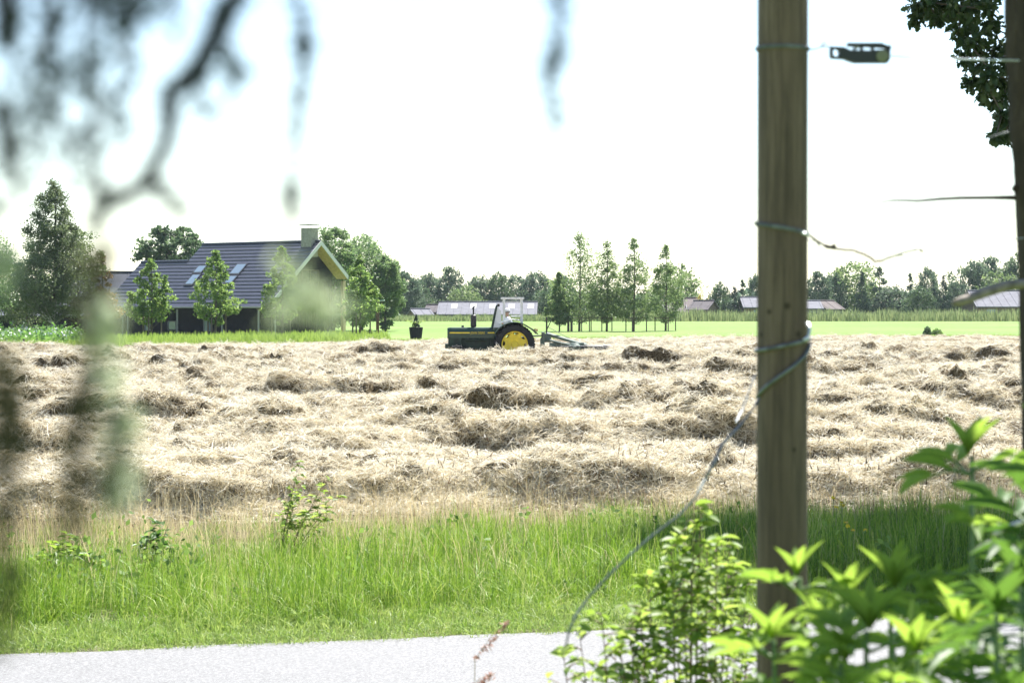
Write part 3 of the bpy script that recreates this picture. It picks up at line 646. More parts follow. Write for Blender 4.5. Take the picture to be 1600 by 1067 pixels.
def house():
    e = empty('farmhouse', (0, 0, 0), 0, 'dark house with a grey tiled roof, roof windows and a white-edged gable', 'house')
    L1, L2, RF, RB = 13.7, 19.6, 5.8, 3.05; rlow = (ZR - 6.05) / SL
    roof = tile_slope('roof', -.15, L1, 0.02, RF, e)
    tile_slope('roof', L1, L2, rlow, RF, e)
    tile_slope('roof', -.15, L1, 0.02, RB, e, -1)
    b = MB(); zb = 6.05 - SL * 2.6; slab(b, [hp(L1 + .05, rlow, 6.05), hp(L2, rlow, 6.05), hp(L2, rlow - 2.6 - 0, zb), hp(L1 + .05, rlow - 2.6, zb)], .15).build('rear_roof', M['tile'], e)
    b = MB()
    n = 34; b2 = MB()
    for i in range(n):
        s = -.1 + (L1 + .1) * i / n; b.tube([hp(s, 0, ZR + .05), hp(s + (L1) / n * 1.0, 0, ZR + .07)], .11, 7)
    for i in range(14):
        s = L1 + (L2 - L1) * i / 14; b2.tube([hp(s, rlow, 6.1), hp(s + (L2 - L1) / 14, rlow, 6.12)], .11, 7)
    b.build('ridge_tiles', M['tile'], roof); b2.build('ridge_tiles', M['tile'], roof)
    ze = ZR - SL * RF
    # walls: recessed veranda wall at the front, gable wall set back under the overhang
    b = MB(); rw = RF - 2.0; b.add([hp(.9, rw, 0), hp(L2 - .4, rw, 0), hp(L2 - .4, rw, ze + 1.6), hp(.9, rw, ze + 1.6)], [(0, 1, 2, 3)])
    b.build('front_wall', M['dark_board'], e)
    b = MB(); si = 1.1; gw = [(rw, 0), (rw, ZR - SL * rw - .2), (0, ZR - .2), (-RB + .5, ZR - SL * (RB - .5) - .2), (-RB + .5, 0)]
    b.add([hp(si, r, z) for r, z in gw] + [hp(L2 - .5, r, z) for r, z in gw], [(0, 1, 2, 3, 4), (3, 4, 9, 8)]); g = b.build('gable_wall', M['dark_board'], e)
    b = MB(); b.add([hp(L1 - .02, 0, ZR - .1), hp(L1 - .02, rlow, 6.0), hp(L1 - .02, -RB, 6.0 - 1.0)], [(0, 1, 2)]); b.build('upper_gable', M['dark_board'], e)
    b = MB()
    for k in range(22): # vertical board battens on the gable
        r = rw - k * (rw + RB - .5) / 22; b.box(hp(si - .03, r, 2.2), (.05, .05, 4.2), Matrix.Rotation(-R(40), 3, 'Z'))
    b.build('batten', M['dark_board'], g)
    # gable window
    b = MB(); b.add([hp(si - .06, .9, 3.3), hp(si - .06, -.9, 3.3), hp(si - .06, -.9, 5.2), hp(si - .06, .9, 5.2)], [(0, 1, 2, 3)]); w_ = b.build('window', M['dim_glass'], e)
    b = MB()
    for r in (-.95, 0, .95): b.tube([hp(si - .08, r, 3.25), hp(si - .08, r, 5.25)], .05, 4)
    for z in (3.25, 5.25): b.tube([hp(si - .08, -.95, z), hp(si - .08, .95, z)], .05, 4)
    b.build('frame', M['stake'], w_)
    # barge boards, soffits
    for sgn, rr, nm in ((1, RF, 'barge_board'), (-1, RB, 'barge_board')):
        b = MB(); a = [(0, ZR + .10), (sgn * rr, ZR + .10 - SL * rr), (sgn * rr, ZR - .28 - SL * rr), (0, ZR - .28)]
        b.add([hp(-.18, r, z) for r, z in a] + [hp(-.24, r, z) for r, z in a], [(0, 1, 2, 3), (4, 5, 6, 7), (0, 1, 5, 4), (2, 3, 7, 6), (1, 2, 6, 5)]).build(nm, M['white_paint'], e)
        b = MB(); b.add([hp(-.15, sgn * .05, ZR - .24), hp(-.15, sgn * rr, ZR - .24 - SL * (rr - .05)), hp(si, sgn * rr, ZR - .24 - SL * (rr - .05)), hp(si, sgn * .05, ZR - .24)], [(0, 1, 2, 3)]); b.build('soffit', M['soffit'], e)
    # corner post at the back right
    MB().box(hp(0, -RB + .35, 2.2), (.28, .28, 4.4), Matrix.Rotation(-R(40), 3, 'Z')).build('corner_post', M['soffit'], e)
    # gutter and veranda posts
    b = MB(); b.tube([hp(-.1, RF + .08, ze - .02), hp(L2, RF + .08, ze - .02)], .09, 8); b.build('gutter', M['steel'], e)
    for px in (192, 200, 277, 347, 404, 430):
        k = (px - 800) / F; q = hp(0, RF - .15, 0); s = (q.x - k * q.y) / (U.x - k * U.y)
        MB().tube([hp(s, RF - .15, 0), hp(s, RF - .15, ze)], .07, 8).build('veranda_post', M['pale_post'], e)
    # framed glass windows on the ground floor
    for px0, px1, y0, y1 in ((262, 276, 502, 515), (226, 236, 500, 516), (318, 330, 500, 517)):
        k = ((px0 + px1) / 2 - 800) / F; q = hp(0, rw + .04, 0); s = (q.x - k * q.y) / (U.x - k * U.y); c = hp(s, rw + .04, 0); ww = (px1 - px0) / F * c.y / .766 / 2
        z1 = CH - (y0 - HY) / F * c.y; z0 = CH - (y1 - HY) / F * c.y
        b = MB(); b.add([hp(s - ww, rw + .04, z0), hp(s + ww, rw + .04, z0), hp(s + ww, rw + .04, z1), hp(s - ww, rw + .04, z1)], [(0, 1, 2, 3)]); wd = b.build('window', M['glass'], e)
        b = MB()
        for ss in (s - ww, s + ww): b.tube([hp(ss, rw + .07, z0), hp(ss, rw + .07, z1)], .04, 4)
        for zz in (z0, z1): b.tube([hp(s - ww, rw + .07, zz), hp(s + ww, rw + .07, zz)], .04, 4)
        b.build('frame', M['pale_post'], wd)
    # chimney
    cs, cr = .95, .15; c = hp(cs, cr, 0); Rz = Matrix.Rotation(-R(40), 3, 'Z'); ztop = CH + (482 - 356) * 171.5 / F
    ch = MB().box((c.x, c.y, (ztop + 6.3) / 2), (1.15, .75, ztop - 6.3), Rz).build('chimney', M['chim'], e)
    MB().box((c.x, c.y, ztop + .28), (1.35, .95, .06), Rz).build('cap', M['steel'], ch)
    for dx in (-.45, .45):
        for dy in (-.28, .28): q = Rz @ Vector((dx, dy, 0)); MB().tube([(c.x + q.x, c.y + q.y, ztop), (c.x + q.x, c.y + q.y, ztop + .26)], .025, 6).build('cap_support', M['steel'], ch)
    # roof windows
    for pts in (((368, 417), (383, 416), (375, 430), (361, 431)), ((358, 436), (370, 434), (362, 444), (351, 446)), ((309, 420), (322, 418), (315, 428), (303, 429)), ((298, 434), (311, 432), (303, 446), (291, 448))):
        sr = [roof_hit(*p) for p in pts]; s0 = sum(a[0] for a in (sr[0], sr[3])) / 2; s1 = sum(a[0] for a in (sr[1], sr[2])) / 2; r0 = (sr[0][1] + sr[1][1]) / 2; r1 = (sr[2][1] + sr[3][1]) / 2
        if abs(s0 - s1) < .7: mid = (s0 + s1) / 2; s0, s1 = mid + .45, mid - .45
        zz = lambda r, o: ZR - SL * r + o
        fr = MB(); ring = [(s0 + .1, r0 - .1), (s1 - .1, r0 - .1), (s1 - .1, r1 + .1), (s0 + .1, r1 + .1)]
        slab(fr, [hp(s, r, zz(r, .17)) for s, r in ring], .2); f_ = fr.build('roof_window', M['dark_metal_roof'], e)
        slab(MB(), [hp(s, r, zz(r, .19)) for s, r in ((s0, r0), (s1, r0), (s1, r1), (s0, r1))], .02).build('pane', M['glass'], f_)
    return e
house()

def gabled_barn(name, px0, px1, Y, yr, ye, zb, label, roofm, wallm, cat='barn', depth=9, yaw=0, lights=0, group=None, hip=.0):
    s = F / Y; zr = CH - (yr - HY) / s; ze = CH - (ye - HY) / s; x0, x1 = PX(px0, Y), PX(px1, Y); L = x1 - x0; D = depth
    e = empty(name, ((x0 + x1) / 2, Y, 0), yaw, label, cat, group)
    ins = hip
    b = MB(); slab(b, [(-L / 2 - .3, -.35, ze), (L / 2 + .3, -.35, ze), (L / 2 + .3 - ins, D / 2, zr), (-L / 2 - .3 + ins, D / 2, zr)], .14)
    r1 = b.build('roof', roofm, e)
    b = MB(); slab(b, [(-L / 2 - .3 + ins, D / 2 + .003, zr), (L / 2 + .3 - ins, D / 2 + .003, zr), (L / 2 + .3, D + .35, ze), (-L / 2 - .3, D + .35, ze)], .14); b.build('rear_roof', roofm, e)
    nb = int(L / 1.1); b = MB()
    for k in range(nb + 1):
        x = -L / 2 + L * k / nb; t = 0
        b.tube([(x, -.33, ze + .02), (x * (1 - 2 * ins / L), D / 2, zr + .02)], .035, 4)
    b.build('sheet_seam', roofm, r1)
    ridge = MB().tube([(-L / 2 - .3 + ins, D / 2, zr + .05), (L / 2 + .3 - ins, D / 2, zr + .05)], .12, 6).build('ridge_cap', roofm, r1)
    w_ = MB().box((0, D / 2, (ze - .15 + zb) / 2), (L, D, ze - .15 - zb)).build('wall', wallm, e)
    for sx in (-1, 1): MB().prism([(0.02, ze - .14), (D - .02, ze - .14), (D / 2, zr - .16)], sx * L / 2, sx * (L / 2 - .12), 'x').build('gable', wallm, e)
    for k in range(max(1, int(L / 4.5))):
        x = -L / 2 + 2 + k * 4.5
        if x > L / 2 - 1: break
        MB().box((x, -.02, ze - .75), (1.4, .06, .7)).build('window', M['glass'], w_)
    for k in range(lights):
        x = -L / 2 + L * (k + .6) / lights; t0, t1 = .45, .85
        slab(MB(), [(x, -.35 + (D / 2 + .35) * t0, ze + (zr - ze) * t0 + .05), (x + .9, -.35 + (D / 2 + .35) * t0, ze + (zr - ze) * t0 + .05), (x + .9, -.35 + (D / 2 + .35) * t1, ze + (zr - ze) * t1 + .05), (x, -.35 + (D / 2 + .35) * t1, ze + (zr - ze) * t1 + .05)], .02).build('rooflight', M['rooflight'], r1)
    return e
M['grey_roof'] = simple('grey_fibre_roof', (.13, .13, .15), .85, scale=1.2, var=.18, spec=.2)
M['brown_roof'] = simple('brown_tile_roof', (.08, .07, .075), .9, scale=1.2, spec=.2)
M['red_roof'] = simple('dull_red_roof', (.12, .10, .095), .9, spec=.2)
M['thatch'] = simple('weathered_thatch', (.12, .11, .095), .95, spec=.1)
M['grey_wall'] = simple('dark_grey_boards', (.12, .12, .13), .8)
M['pale_wall'] = simple('pale_gable_boards', (.22, .21, .20), .8)
M['rooflight'] = simple('pale_rooflight', (.3, .3, .31), .6)
gabled_barn('long_barn', 685, 836, 328, 472, 491, FARZ, 'long low barn with a pale grey roof behind the tractor', M['grey_roof'], M['grey_wall'], depth=11, lights=5, yaw=-.03)
gabled_barn('small_barn', 650, 676, 323, 483, 492, FARZ, 'small brown-walled barn at the left of the long grey barn', M['grey_roof'], M['brick'], depth=6, yaw=.25)
gabled_barn('small_barn', 664, 690, 333, 476.5, 488, FARZ, 'small roof just behind the left end of the long barn', M['brown_roof'], M['brick'], depth=7, yaw=-.1)
gabled_barn('cottage', 1076, 1104, 316, 470, 484, FARZ, 'cottage with a dark roof below the yellow-blossomed tree', M['brown_roof'], M['brick'], 'house', 7, yaw=-.35)
gabled_barn('cottage', 1072, 1090, 322, 466, 480, FARZ, 'small dull red roof showing over the dark cottage roof', M['red_roof'], M['brick'], 'house', 6)
gabled_barn('thatched_cottage', 1038, 1076, 318, 474, 489, FARZ, 'low thatched cottage behind the last slim tree', M['thatch'], M['grey_wall'], 'house', 8, hip=1.2)
gabled_barn('white_roofed_barn', 1164, 1212, 320, 464.5, 480, FARZ, 'pale-roofed barn partly hidden by the wooden post', M['grey_roof'], M['brick'], 'barn', 9)
gabled_barn('pale_cottage', 1262, 1284, 321, 470, 482, FARZ, 'pale house between the wooden post and the caravan', M['grey_roof'], M['pale_wall'], 'house', 7)
gabled_barn('pale_cottage', 1292, 1318, 323, 470, 483, FARZ, 'pale gabled house just left of the white caravan', M['red_roof'], M['pale_wall'], 'house', 7, yaw=.3)
gabled_barn('grey_barn', 1528, 1640, 321, 454, 479, FARZ, 'big grey-roofed barn at the right edge below the broken branch', M['grey_roof'], M['brick'], 'barn', 12)
# second dark building behind the house, dark shed at the far left
gabled_barn('dark_outbuilding', 96, 226, 192, 424.5, 478, 0, 'dark smooth-roofed outbuilding behind the left end of the house', M['dark_metal_roof'], M['dark_board'], 'outbuilding', 12)
gabled_barn('dark_shed', -190, 168, 168, 486, 493, 0, 'long low black-boarded shed behind the birches', M['dark_metal_roof'], M['dark_board'], 'shed', 6)
# caravan
def caravan():
    Y = 313; e = empty('caravan', (PX(1329, Y), Y, -0.9), 0.1, 'white caravan with pale green windows in front of the far trees', 'caravan')
    prof = [(-1.15, .5), (1.05, .5), (1.15, 1.0), (1.05, 2.05), (.8, 2.3), (-.9, 2.3), (-1.12, 2.0), (-1.2, 1.1)]
    MB().prism(prof, -1, 1).build('body', M['white_paint'], e, bevel=.05)
    for x in (-.6, .45): MB().box((x, -1.01, 1.65), (.75, .04, .5)).build('window', M['glass'], e)
    for y in (-.8, .8): MB().lathe([(.0, -.09), (.28, -.09), (.3, 0), (.28, .09), (0, .09)], (0, y, .3), 'y', 16).build('wheel', M['dark_board'], e)
    MB().tube([(-1.1, 0, .5), (-2.0, 0, .45)], .04, 6).build('drawbar', M['steel'], e)
caravan()
# post with a flat pale roof (bird table), planter, dark clump, small stake
def bird_table():
    Y = 160; e = empty('bird_table', (PX(590, Y), Y, 0), 0, 'brown wooden post with a flat pale-green board on top', 'bird table')
    zt = CH - (473 - HY) / F * Y
    MB().box((0, 0, zt / 2), (.22, .2, zt)).build('post', simple('brown_post', (.12, .06, .035), .8), e)
    slab(MB(), [(-.55, -.4, zt + .1), (.5, -.4, zt + .22), (.5, .4, zt + .22), (-.55, .4, zt + .1)], .08).build('roof', simple('pale_green_board', (.42, .50, .46), .5), e)
    MB().box((0, 0, zt - .45), (.75, .5, .06)).build('tray', M['stake'], e)
    for x in (-.33, .33): MB().box((x, 0, zt - .18), (.05, .05, .6)).build('upright', M['stake'], e)
bird_table()
def planter(px, Y, s, label, cone=True):
    e = empty('planter', (PX(px, Y), Y, 0), 0, label, 'planter', 'dark planters in front of the pasture')
    MB().lathe([(0, 0), (.40 * s, 0), (.50 * s, .85 * s), (.46 * s, .87 * s), (.42 * s, .80 * s), (0, .78 * s)], (0, 0, 0), 'z', 20).build('pot', M['dark_board'], e, smooth=False)
    r = np.random.RandomState(int(px)); n = 500; t = r.rand(n); a = r.uniform(0, 6.28, n); rr = (1 - t) * .34 * s * np.sqrt(r.rand(n))
    ob('foliage', leaves_mesh('foliage', np.stack([rr * np.cos(a), rr * np.sin(a), (.8 + t * (.95 if cone else .4)) * s], -1), .13, M['leaf_cone'] if cone else M['leaf_linden'], r), e)
    if cone:
        n = 160; a = r.uniform(0, 6.28, n); t = r.rand(n)
        ob('grass_spray', leaves_mesh('grass_spray', np.stack([np.cos(a) * t * .8 * s, np.sin(a) * t * .8 * s, (.8 + .75 * np.sqrt(t)) * s - .2 * t * s], -1), .22, M['grass_short'], r, .25), e)
planter(650, 155, 1.0, 'black planter with a small conifer and grasses left of the tractor')
planter(577, 158, .55, 'small dark pot right of the house corner linden', False)
planter(569, 160, .5, 'small dark pot close to the trunk of the corner linden', False)
def clump(name, px, Y, wd, h, m, label, n=700, leaf=.12, cat='shrub'):
    e = empty(name, (PX(px, Y), Y, float(ground(0, Y))), 0, label, cat); r = np.random.RandomState(int(px) + 5)
    a = r.uniform(0, 6.28, n); q = np.sqrt(r.rand(n)); t = r.rand(n)
    ob('foliage', leaves_mesh('foliage', np.stack([wd / 2 * q * np.cos(a) * (1 - .4 * t), wd / 2 * q * np.sin(a) * (1 - .4 * t), h * t * (1.1 - .5 * q)], -1), leaf, m, r), e)
    b = MB()
    for k in range(7): aa = k * .9; b.tube([(0, 0, -.05), (math.cos(aa) * wd * .2, math.sin(aa) * wd * .2, h * .5), (math.cos(aa) * wd * .33, math.sin(aa) * wd * .33, h * .85)], [.03, .02, .008], 5)
    b.build('stem', M['bark'], e); return e
clump('dark_weed_clump', 1449, 182, .9, .75, M['leaf_dark'], 'dark weed clump in the bright pasture right of the post')
clump('pale_weed_clump', 1464, 182, 1.2, .55, M['leaf_linden'], 'pale green weed clump beside the dark clump in the pasture')
clump('mound_shrub', 1098, 310, 3.0, 1.3, M['leaf_dark'], 'dark low shrub in front of the cottage roof', 900, .3)
o = MB().tube([(0, 0, -.1), (0, 0, .75)], [.05, .045], 8).build('short_stake', M['stake'], loc=(PX(37, 104), 104, 0)); tag(o, 'short dark stake at the edge of the hay on the far left', 'stake')

# ------------------------------------------------------------------ tractor (facing left), hay rake, driver
M['tgreen'] = simple('tractor_green_paint', (.007, .038, .019), .3, var=.25, spec=.6)
M['tgreen_dark'] = simple('greasy_dark_green', (.012, .03, .016), .6, var=.5)
M['tyellow'] = simple('yellow_rim_paint', (.80, .60, .03), .4, var=.12)
M['rubber'] = simple('tyre_rubber', (.018, .018, .018), .85, var=.4)
M['black_iron'] = simple('black_iron', (.02, .02, .02), .5)
M['whiteframe'] = simple('white_frame_paint', (.7, .7, .69), .4, var=.05)
TY = 84.75; TX = PX(803, TY)
def wheel(e, c, Rr, wd, rim, name='rear_wheel', lugs=22, side=-1):
    t = MB(); h = wd / 2
    t.lathe([(rim, -h * .8), (rim + .04, -h * .95), (Rr * .80, -h), (Rr * .93, -h * .92), (Rr * .96, -h * .6), (Rr * .965, 0), (Rr * .96, h * .6), (Rr * .93, h * .92), (Rr * .80, h), (rim + .04, h * .95), (rim, h * .8)], c, 'y', 48)
    for k in range(lugs):
        a = 6.28318 * k / lugs
        for sg in (-1, 1):
            a2 = a + (0 if sg > 0 else 3.14 / lugs)
            p0 = Vector((math.cos(a2) * Rr * .955, sg * h * .02, math.sin(a2) * Rr * .955)); p1 = Vector((math.cos(a2 + .13) * Rr * .90, sg * h * .98, math.sin(a2 + .13) * Rr * .90))
            q0 = p0 * 1.0; q1 = p1 * 1.0; w0 = Vector((-math.sin(a2), 0, math.cos(a2))) * .028 * Rr / .79
            o0 = Vector((math.cos(a2), 0, math.sin(a2))) * .045; cc = Vector(c)
            t.add([cc + v for v in (p0 - w0, p0 + w0, p1 + w0, p1 - w0, p0 - w0 + o0, p0 + w0 + o0, p1 + w0 + o0, p1 - w0 + o0)], [(0, 1, 2, 3), (4, 5, 6, 7), (0, 1, 5, 4), (1, 2, 6, 5), (2, 3, 7, 6), (3, 0, 4, 7)])
    w_ = t.build(name, M['rubber'], e)
    r_ = MB(); fr = rim * .98; y = side * h * .86
    r_.lathe([(fr, side * h * .9), (fr * .93, side * h * .82), (fr * .90, side * h * .5), (fr * .90, -side * h * .8)], c, 'y', 40)
    # dished disc with slotted edge: alternate petals reach the rim
    n = 8; cc = Vector(c)
    for k in range(n):
        a0 = 6.28318 * k / n; seg = 6.28318 / n
        pts = [(.0, 0), (.80, .0), (.90, .12), (.90, .30), (.80, .42), (.80, 1.0)]
        poly = [cc + Vector((0, side * h * .30, 0))] + [cc + Vector((math.cos(a0 + seg * t) * fr * q, side * h * (.62 if q < .85 else .66), math.sin(a0 + seg * t) * fr * q)) for q, t in ((.72, 0), (.74, .08), (.90, .16), (.90, .60), (.74, .70), (.72, 1))]
        r_.add(poly, [tuple(range(len(poly)))])
    r_.build('rim', M['tyellow'], w_)
    MB().lathe([(0, side * h * .75), (rim * .2, side * h * .75), (rim * .24, side * h * .45), (rim * .3, side * h * .36)], c, 'y', 20).build('hub', M['tyellow'], w_)
def tractor():
    e = empty('tractor', (TX, TY, 0), R(2), 'old green tractor with yellow rear rims facing left in the hay', 'tractor')
    wheel(e, (0, -.72, .81), .79, .40, .52); wheel(e, (0, .72, .81), .79, .40, .52, side=1)
    wheel(e, (-2.22, -.68, .40), .38, .20, .23, 'front_wheel', 14); wheel(e, (-2.22, .68, .40), .38, .20, .23, 'front_wheel', 14, side=1)
    # bonnet: rounded top shell
    prof = [(-.31, 1.05), (-.31, 1.30), (-.29, 1.40), (-.22, 1.47), (.22, 1.47), (.29, 1.40), (.31, 1.30), (.31, 1.05)]
    b = MB(); secs = [(-2.60, .84, 1.0), (-2.56, .93, 1.0), (-2.45, .98, 1.0), (-.80, 1.0, 1.0), (-.74, .99, 1.0)]
    n = len(prof); vs = []
    for x, sy, sz in secs: vs += [(x, p * sy, 1.05 + (q - 1.05) * (sy * .6 + .4)) for p, q in prof]
    fs = [(i * n + k, i * n + k + 1, (i + 1) * n + k + 1, (i + 1) * n + k) for i in range(len(secs) - 1) for k in range(n - 1)] + [tuple(range(n)), tuple((len(secs) - 1) * n + k for k in range(n))]
    bn = b.add(vs, fs).build('bonnet', M['tgreen'], e, smooth=False, bevel=.015)
    # side grille panel and frame
    MB().box((-2.30, 0, .86), (.52, .60, .46)).build('radiator_housing', M['tgreen_dark'], e, bevel=.02)
    g = MB()
    for k in range(9): g.box((-2.575, 0, .68 + k * .045), (.02, .5, .02))
    g.build('grille', M['black_iron'], e)
    b = MB(); b.box((-1.45, 0, .80), (1.20, .38, .50)); b.box((-1.3, 0, 1.0), (.7, .46, .1)); b.box((-1.75, 0, .62), (.5, .3, .2))
    for k in range(4): b.tube([(-1.8 + .22 * k, -.17, 1.0), (-1.8 + .22 * k, -.29, .98)], .05, 8)
    b.tube([(-1.9, -.29, .98), (-1.05, -.29, .98)], .045, 8); b.lathe([(0, -.3), (.09, -.3), (.09, -.18), (0, -.18)], (-1.0, 0, .72), 'y', 14); b.lathe([(0, -.3), (.12, -.3), (.12, -.18), (0, -.18)], (-1.75, 0, .72), 'y', 14)
    b.build('engine', M['tgreen_dark'], e)
    b = MB(); b.box((-.45, 0, .78), (.95, .46, .56)); b.box((-.1, 0, .85), (.5, .9, .34)); b.box((.25, 0, .9), (.4, .4, .4)); b.build('gearbox', M['tgreen_dark'], e, bevel=.02)
    MB().box((-2.62, 0, .66), (.14, .56, .34)).build('front_weight', M['tgreen'], e, bevel=.02)
    b = MB(); b.tube([(-2.22, -.6, .42), (-2.22, .6, .42)], .06, 8); b.box((-2.22, 0, .52), (.2, .4, .22)); b.build('front_axle', M['tgreen_dark'], e)
    MB().tube([(0, -.6, .81), (0, .6, .81)], .11, 12).build('rear_axle', M['tgreen_dark'], e)
    # yellow stripe and lettering
    for sy in (-1, 1):
        st = MB().box((-2.12, sy * .316, 1.255), (.78, .01, .05)).build('stripe', M['tyellow'], e)
        MB().box((-.90, sy * .316, 1.255), (.26, .01, .05)).build('stripe', M['tyellow'], e)
    cu = bpy.data.curves.new('lettering', 'FONT'); cu.body = 'JOHN DEERE'; cu.size = .125; cu.extrude = .002; cu.align_x = 'LEFT'
    tmp = bpy.data.objects.new('lettering', cu); me = bpy.data.meshes.new_from_object(tmp); bpy.data.objects.remove(tmp)
    me.materials.clear(); me.materials.append(M['tyellow']); o = ob('lettering', me, e); o.rotation_euler = (R(90), 0, 0); o.location = (-1.70, -.322, 1.212); o.scale = (.78, 1, 1)
    # exhaust
    b = MB(); b.tube([(-1.58, .02, 1.46), (-1.58, .02, 1.50), (-1.58, .02, 1.93), (-1.58, .02, 1.95)], [.07, .115, .115, .07], 16); mf = b.build('muffler', M['black_iron'], e)
    MB().tube([(-1.58, .02, 1.94), (-1.58, .02, 2.17), (-1.62, .02, 2.22)], .032, 10).build('exhaust_pipe', M['black_iron'], mf)
    MB().tube([(-1.60, .02, 2.20), (-1.53, .02, 2.30)], [.05, .02], 8).build('rain_flap', M['black_iron'], mf)
    MB().tube([(-2.0, .1, 1.46), (-2.0, .1, 1.54)], .05, 10).build('filler_cap', M['black_iron'], e)
    # cowl, steering wheel, levers
    MB().prism([(-.80, 1.0), (-.80, 1.44), (-.62, 1.50), (-.50, 1.30), (-.45, 1.0)], -.26, .26).build('dashboard', M['tgreen'], e, bevel=.02)
    b = MB(); b.tube([(-.74, 0, 1.45), (-.66, 0, 1.60)], .025, 8); ring = [Vector((-.66 + .09 * 2 * math.cos(a) * .72, .2 * math.sin(a), 1.63 + .18 * math.cos(a) * .5)) for a in np.linspace(0, 6.283, 21)]
    b.tube(ring, .016, 6); b.tube([ring[0], ring[10]], .012, 6); b.build('steering_wheel', M['black_iron'], e)
    b = MB(); b.tube([(-.55, -.28, 1.1), (-.42, -.36, 1.58)], .015, 6); b.tube([(.05, -.30, 1.2), (.0, -.33, 1.62)], .015, 6); b.build('lever', M['black_iron'], e)
    # windscreen: leaning frame with pane
    f0, f1 = Vector((-.86, 0, 1.42)), Vector((-.68, 0, 2.30)); b = MB()
    for y in (-.55, .55): b.tube([f0 + Vector((0, y, 0)), f1 + Vector((0, y * .92, 0))], .032, 6)
    b.tube([f1 + Vector((0, -.52, 0)), f1 + Vector((0, .52, 0))], .035, 6); b.tube([f0 + Vector((0, -.55, 0)), f0 + Vector((0, .55, 0))], .03, 6); ws = b.build('windscreen', M['tgreen_dark'], e)
    # side wing of the screen, a white panel
    for sy in (-1, 1):
        b = MB(); y = sy * .54; b.add([(-.82, y, 1.46), (-.50, y * 1.02, 1.46), (-.52, y, 2.12), (-.66, y * .95, 2.24)], [(0, 1, 2, 3)]); o_ = b.build('side_wing', M['whiteframe'], ws)
        md = o_.modifiers.new('s', 'SOLIDIFY'); md.thickness = .015
    MB().box((-.62, -.5, 2.33), (.10, .07, .12)).build('work_lamp', M['black_iron'], ws, bevel=.02)
    # fenders: arc over the rear wheels
    for sy in (-1, 1):
        b = MB(); out = []; A = [R(a) for a in np.linspace(152, 22, 14)]
        cz, Rf = .81, .89; y0, y1 = sy * .46, sy * .98; pr = []
        for i, a in enumerate(A):
            x, z = Rf * math.cos(a), cz + Rf * math.sin(a) * .98
            if i >= 11: x += .03 * (i - 10); z += .025 * (i - 10)
            pr.append((x, z))
        n = len(pr); th = .03
        vs = [(x, y0, z) for x, z in pr] + [(x, y1, z) for x, z in pr] + [(x * .965, y0, cz + (z - cz) * .965) for x, z in pr] + [(x * .965, y1, cz + (z - cz) * .965) for x, z in pr]
        fs = [(i, i + 1, n + i + 1, n + i) for i in range(n - 1)] + [(2 * n + i, 3 * n + i, 3 * n + i + 1, 2 * n + i + 1) for i in range(n - 1)] + [(n + i, n + i + 1, 3 * n + i + 1, 3 * n + i) for i in range(n - 1)] + [(i, 2 * n + i, 2 * n + i + 1, i + 1) for i in range(n - 1)] + [(0, n, 3 * n, 2 * n), (n - 1, 2 * n - 1, 4 * n - 1, 3 * n - 1)]
        b.add(vs, fs); fd = b.build('fender', M['tgreen'], e)
        b = MB(); b.add([(x * .99, y0, cz + (z - cz) * .99) for x, z in pr[:9]] + [(x * .99 * .6, y0, cz + (z - cz) * .5) for x, z in pr[:9]], [(i, i + 1, 9 + i + 1, 9 + i) for i in range(8)]); b.build('fender_side', M['tgreen_dark'], fd)
        b = MB(); b.tube([(-.62, sy * .72, 1.62), (-.1, sy * .72, 1.78), (.25, sy * .72, 1.74)], .02, 6); b.build('grab_rail', M['whiteframe'], fd)
        MB().box((.86, sy * .8, 1.36), (.05, .16, .10)).build('tail_lamp', simple('red_lens', (.4, .02, .02), .3), fd)
    # seat
    b = MB(); b.box((-.22, 0, 1.22), (.46, .48, .12)); b.box((.02, 0, 1.42), (.10, .46, .36), Matrix.Rotation(R(12), 3, 'Y')); b.build('seat', M['black_iron'], e, bevel=.03)
    MB().box((-.45, 0, 1.02), (.75, .9, .05)).build('footplate', M['tgreen_dark'], e)
    # white roll-over frame: four uprights and bars
    b = MB(); zt = 2.56
    for y in (-.55, .55):
        for x in (-.42, .30): b.box((x + (.03 if x < 0 else 0), y, (1.45 + zt) / 2), (.065, .06, zt - 1.45))
        b.box((-.06, y, zt + .03), (.88, .07, .08)); b.box((.10, y, 1.90), (.42, .05, .05)); 
        b.box((-.06, y, zt - .09), (.80, .05, .03))
    for x in (-.42, .30): b.box((x, 0, zt + .03), (.08, 1.03, .075))
    b.box((.30, 0, 1.90), (.05, 1.03, .05)); b.build('roll_frame', M['whiteframe'], e, bevel=.008)
    # three point linkage
    b = MB(); b.tube([(.3, -.32, .62), (1.12, -.34, .52)], .035, 6); b.tube([(.3, .32, .62), (1.12, .34, .52)], .035, 6); b.tube([(.4, 0, 1.1), (1.12, 0, 1.15)], .03, 6)
    b.tube([(.45, -.3, 1.2), (.75, -.33, .58)], .02, 6); b.build('linkage', M['black_iron'], e)
    return e
tractor()
M['rgreen'] = simple('faded_green_machine_paint', (.10, .14, .11), .55, var=.35)
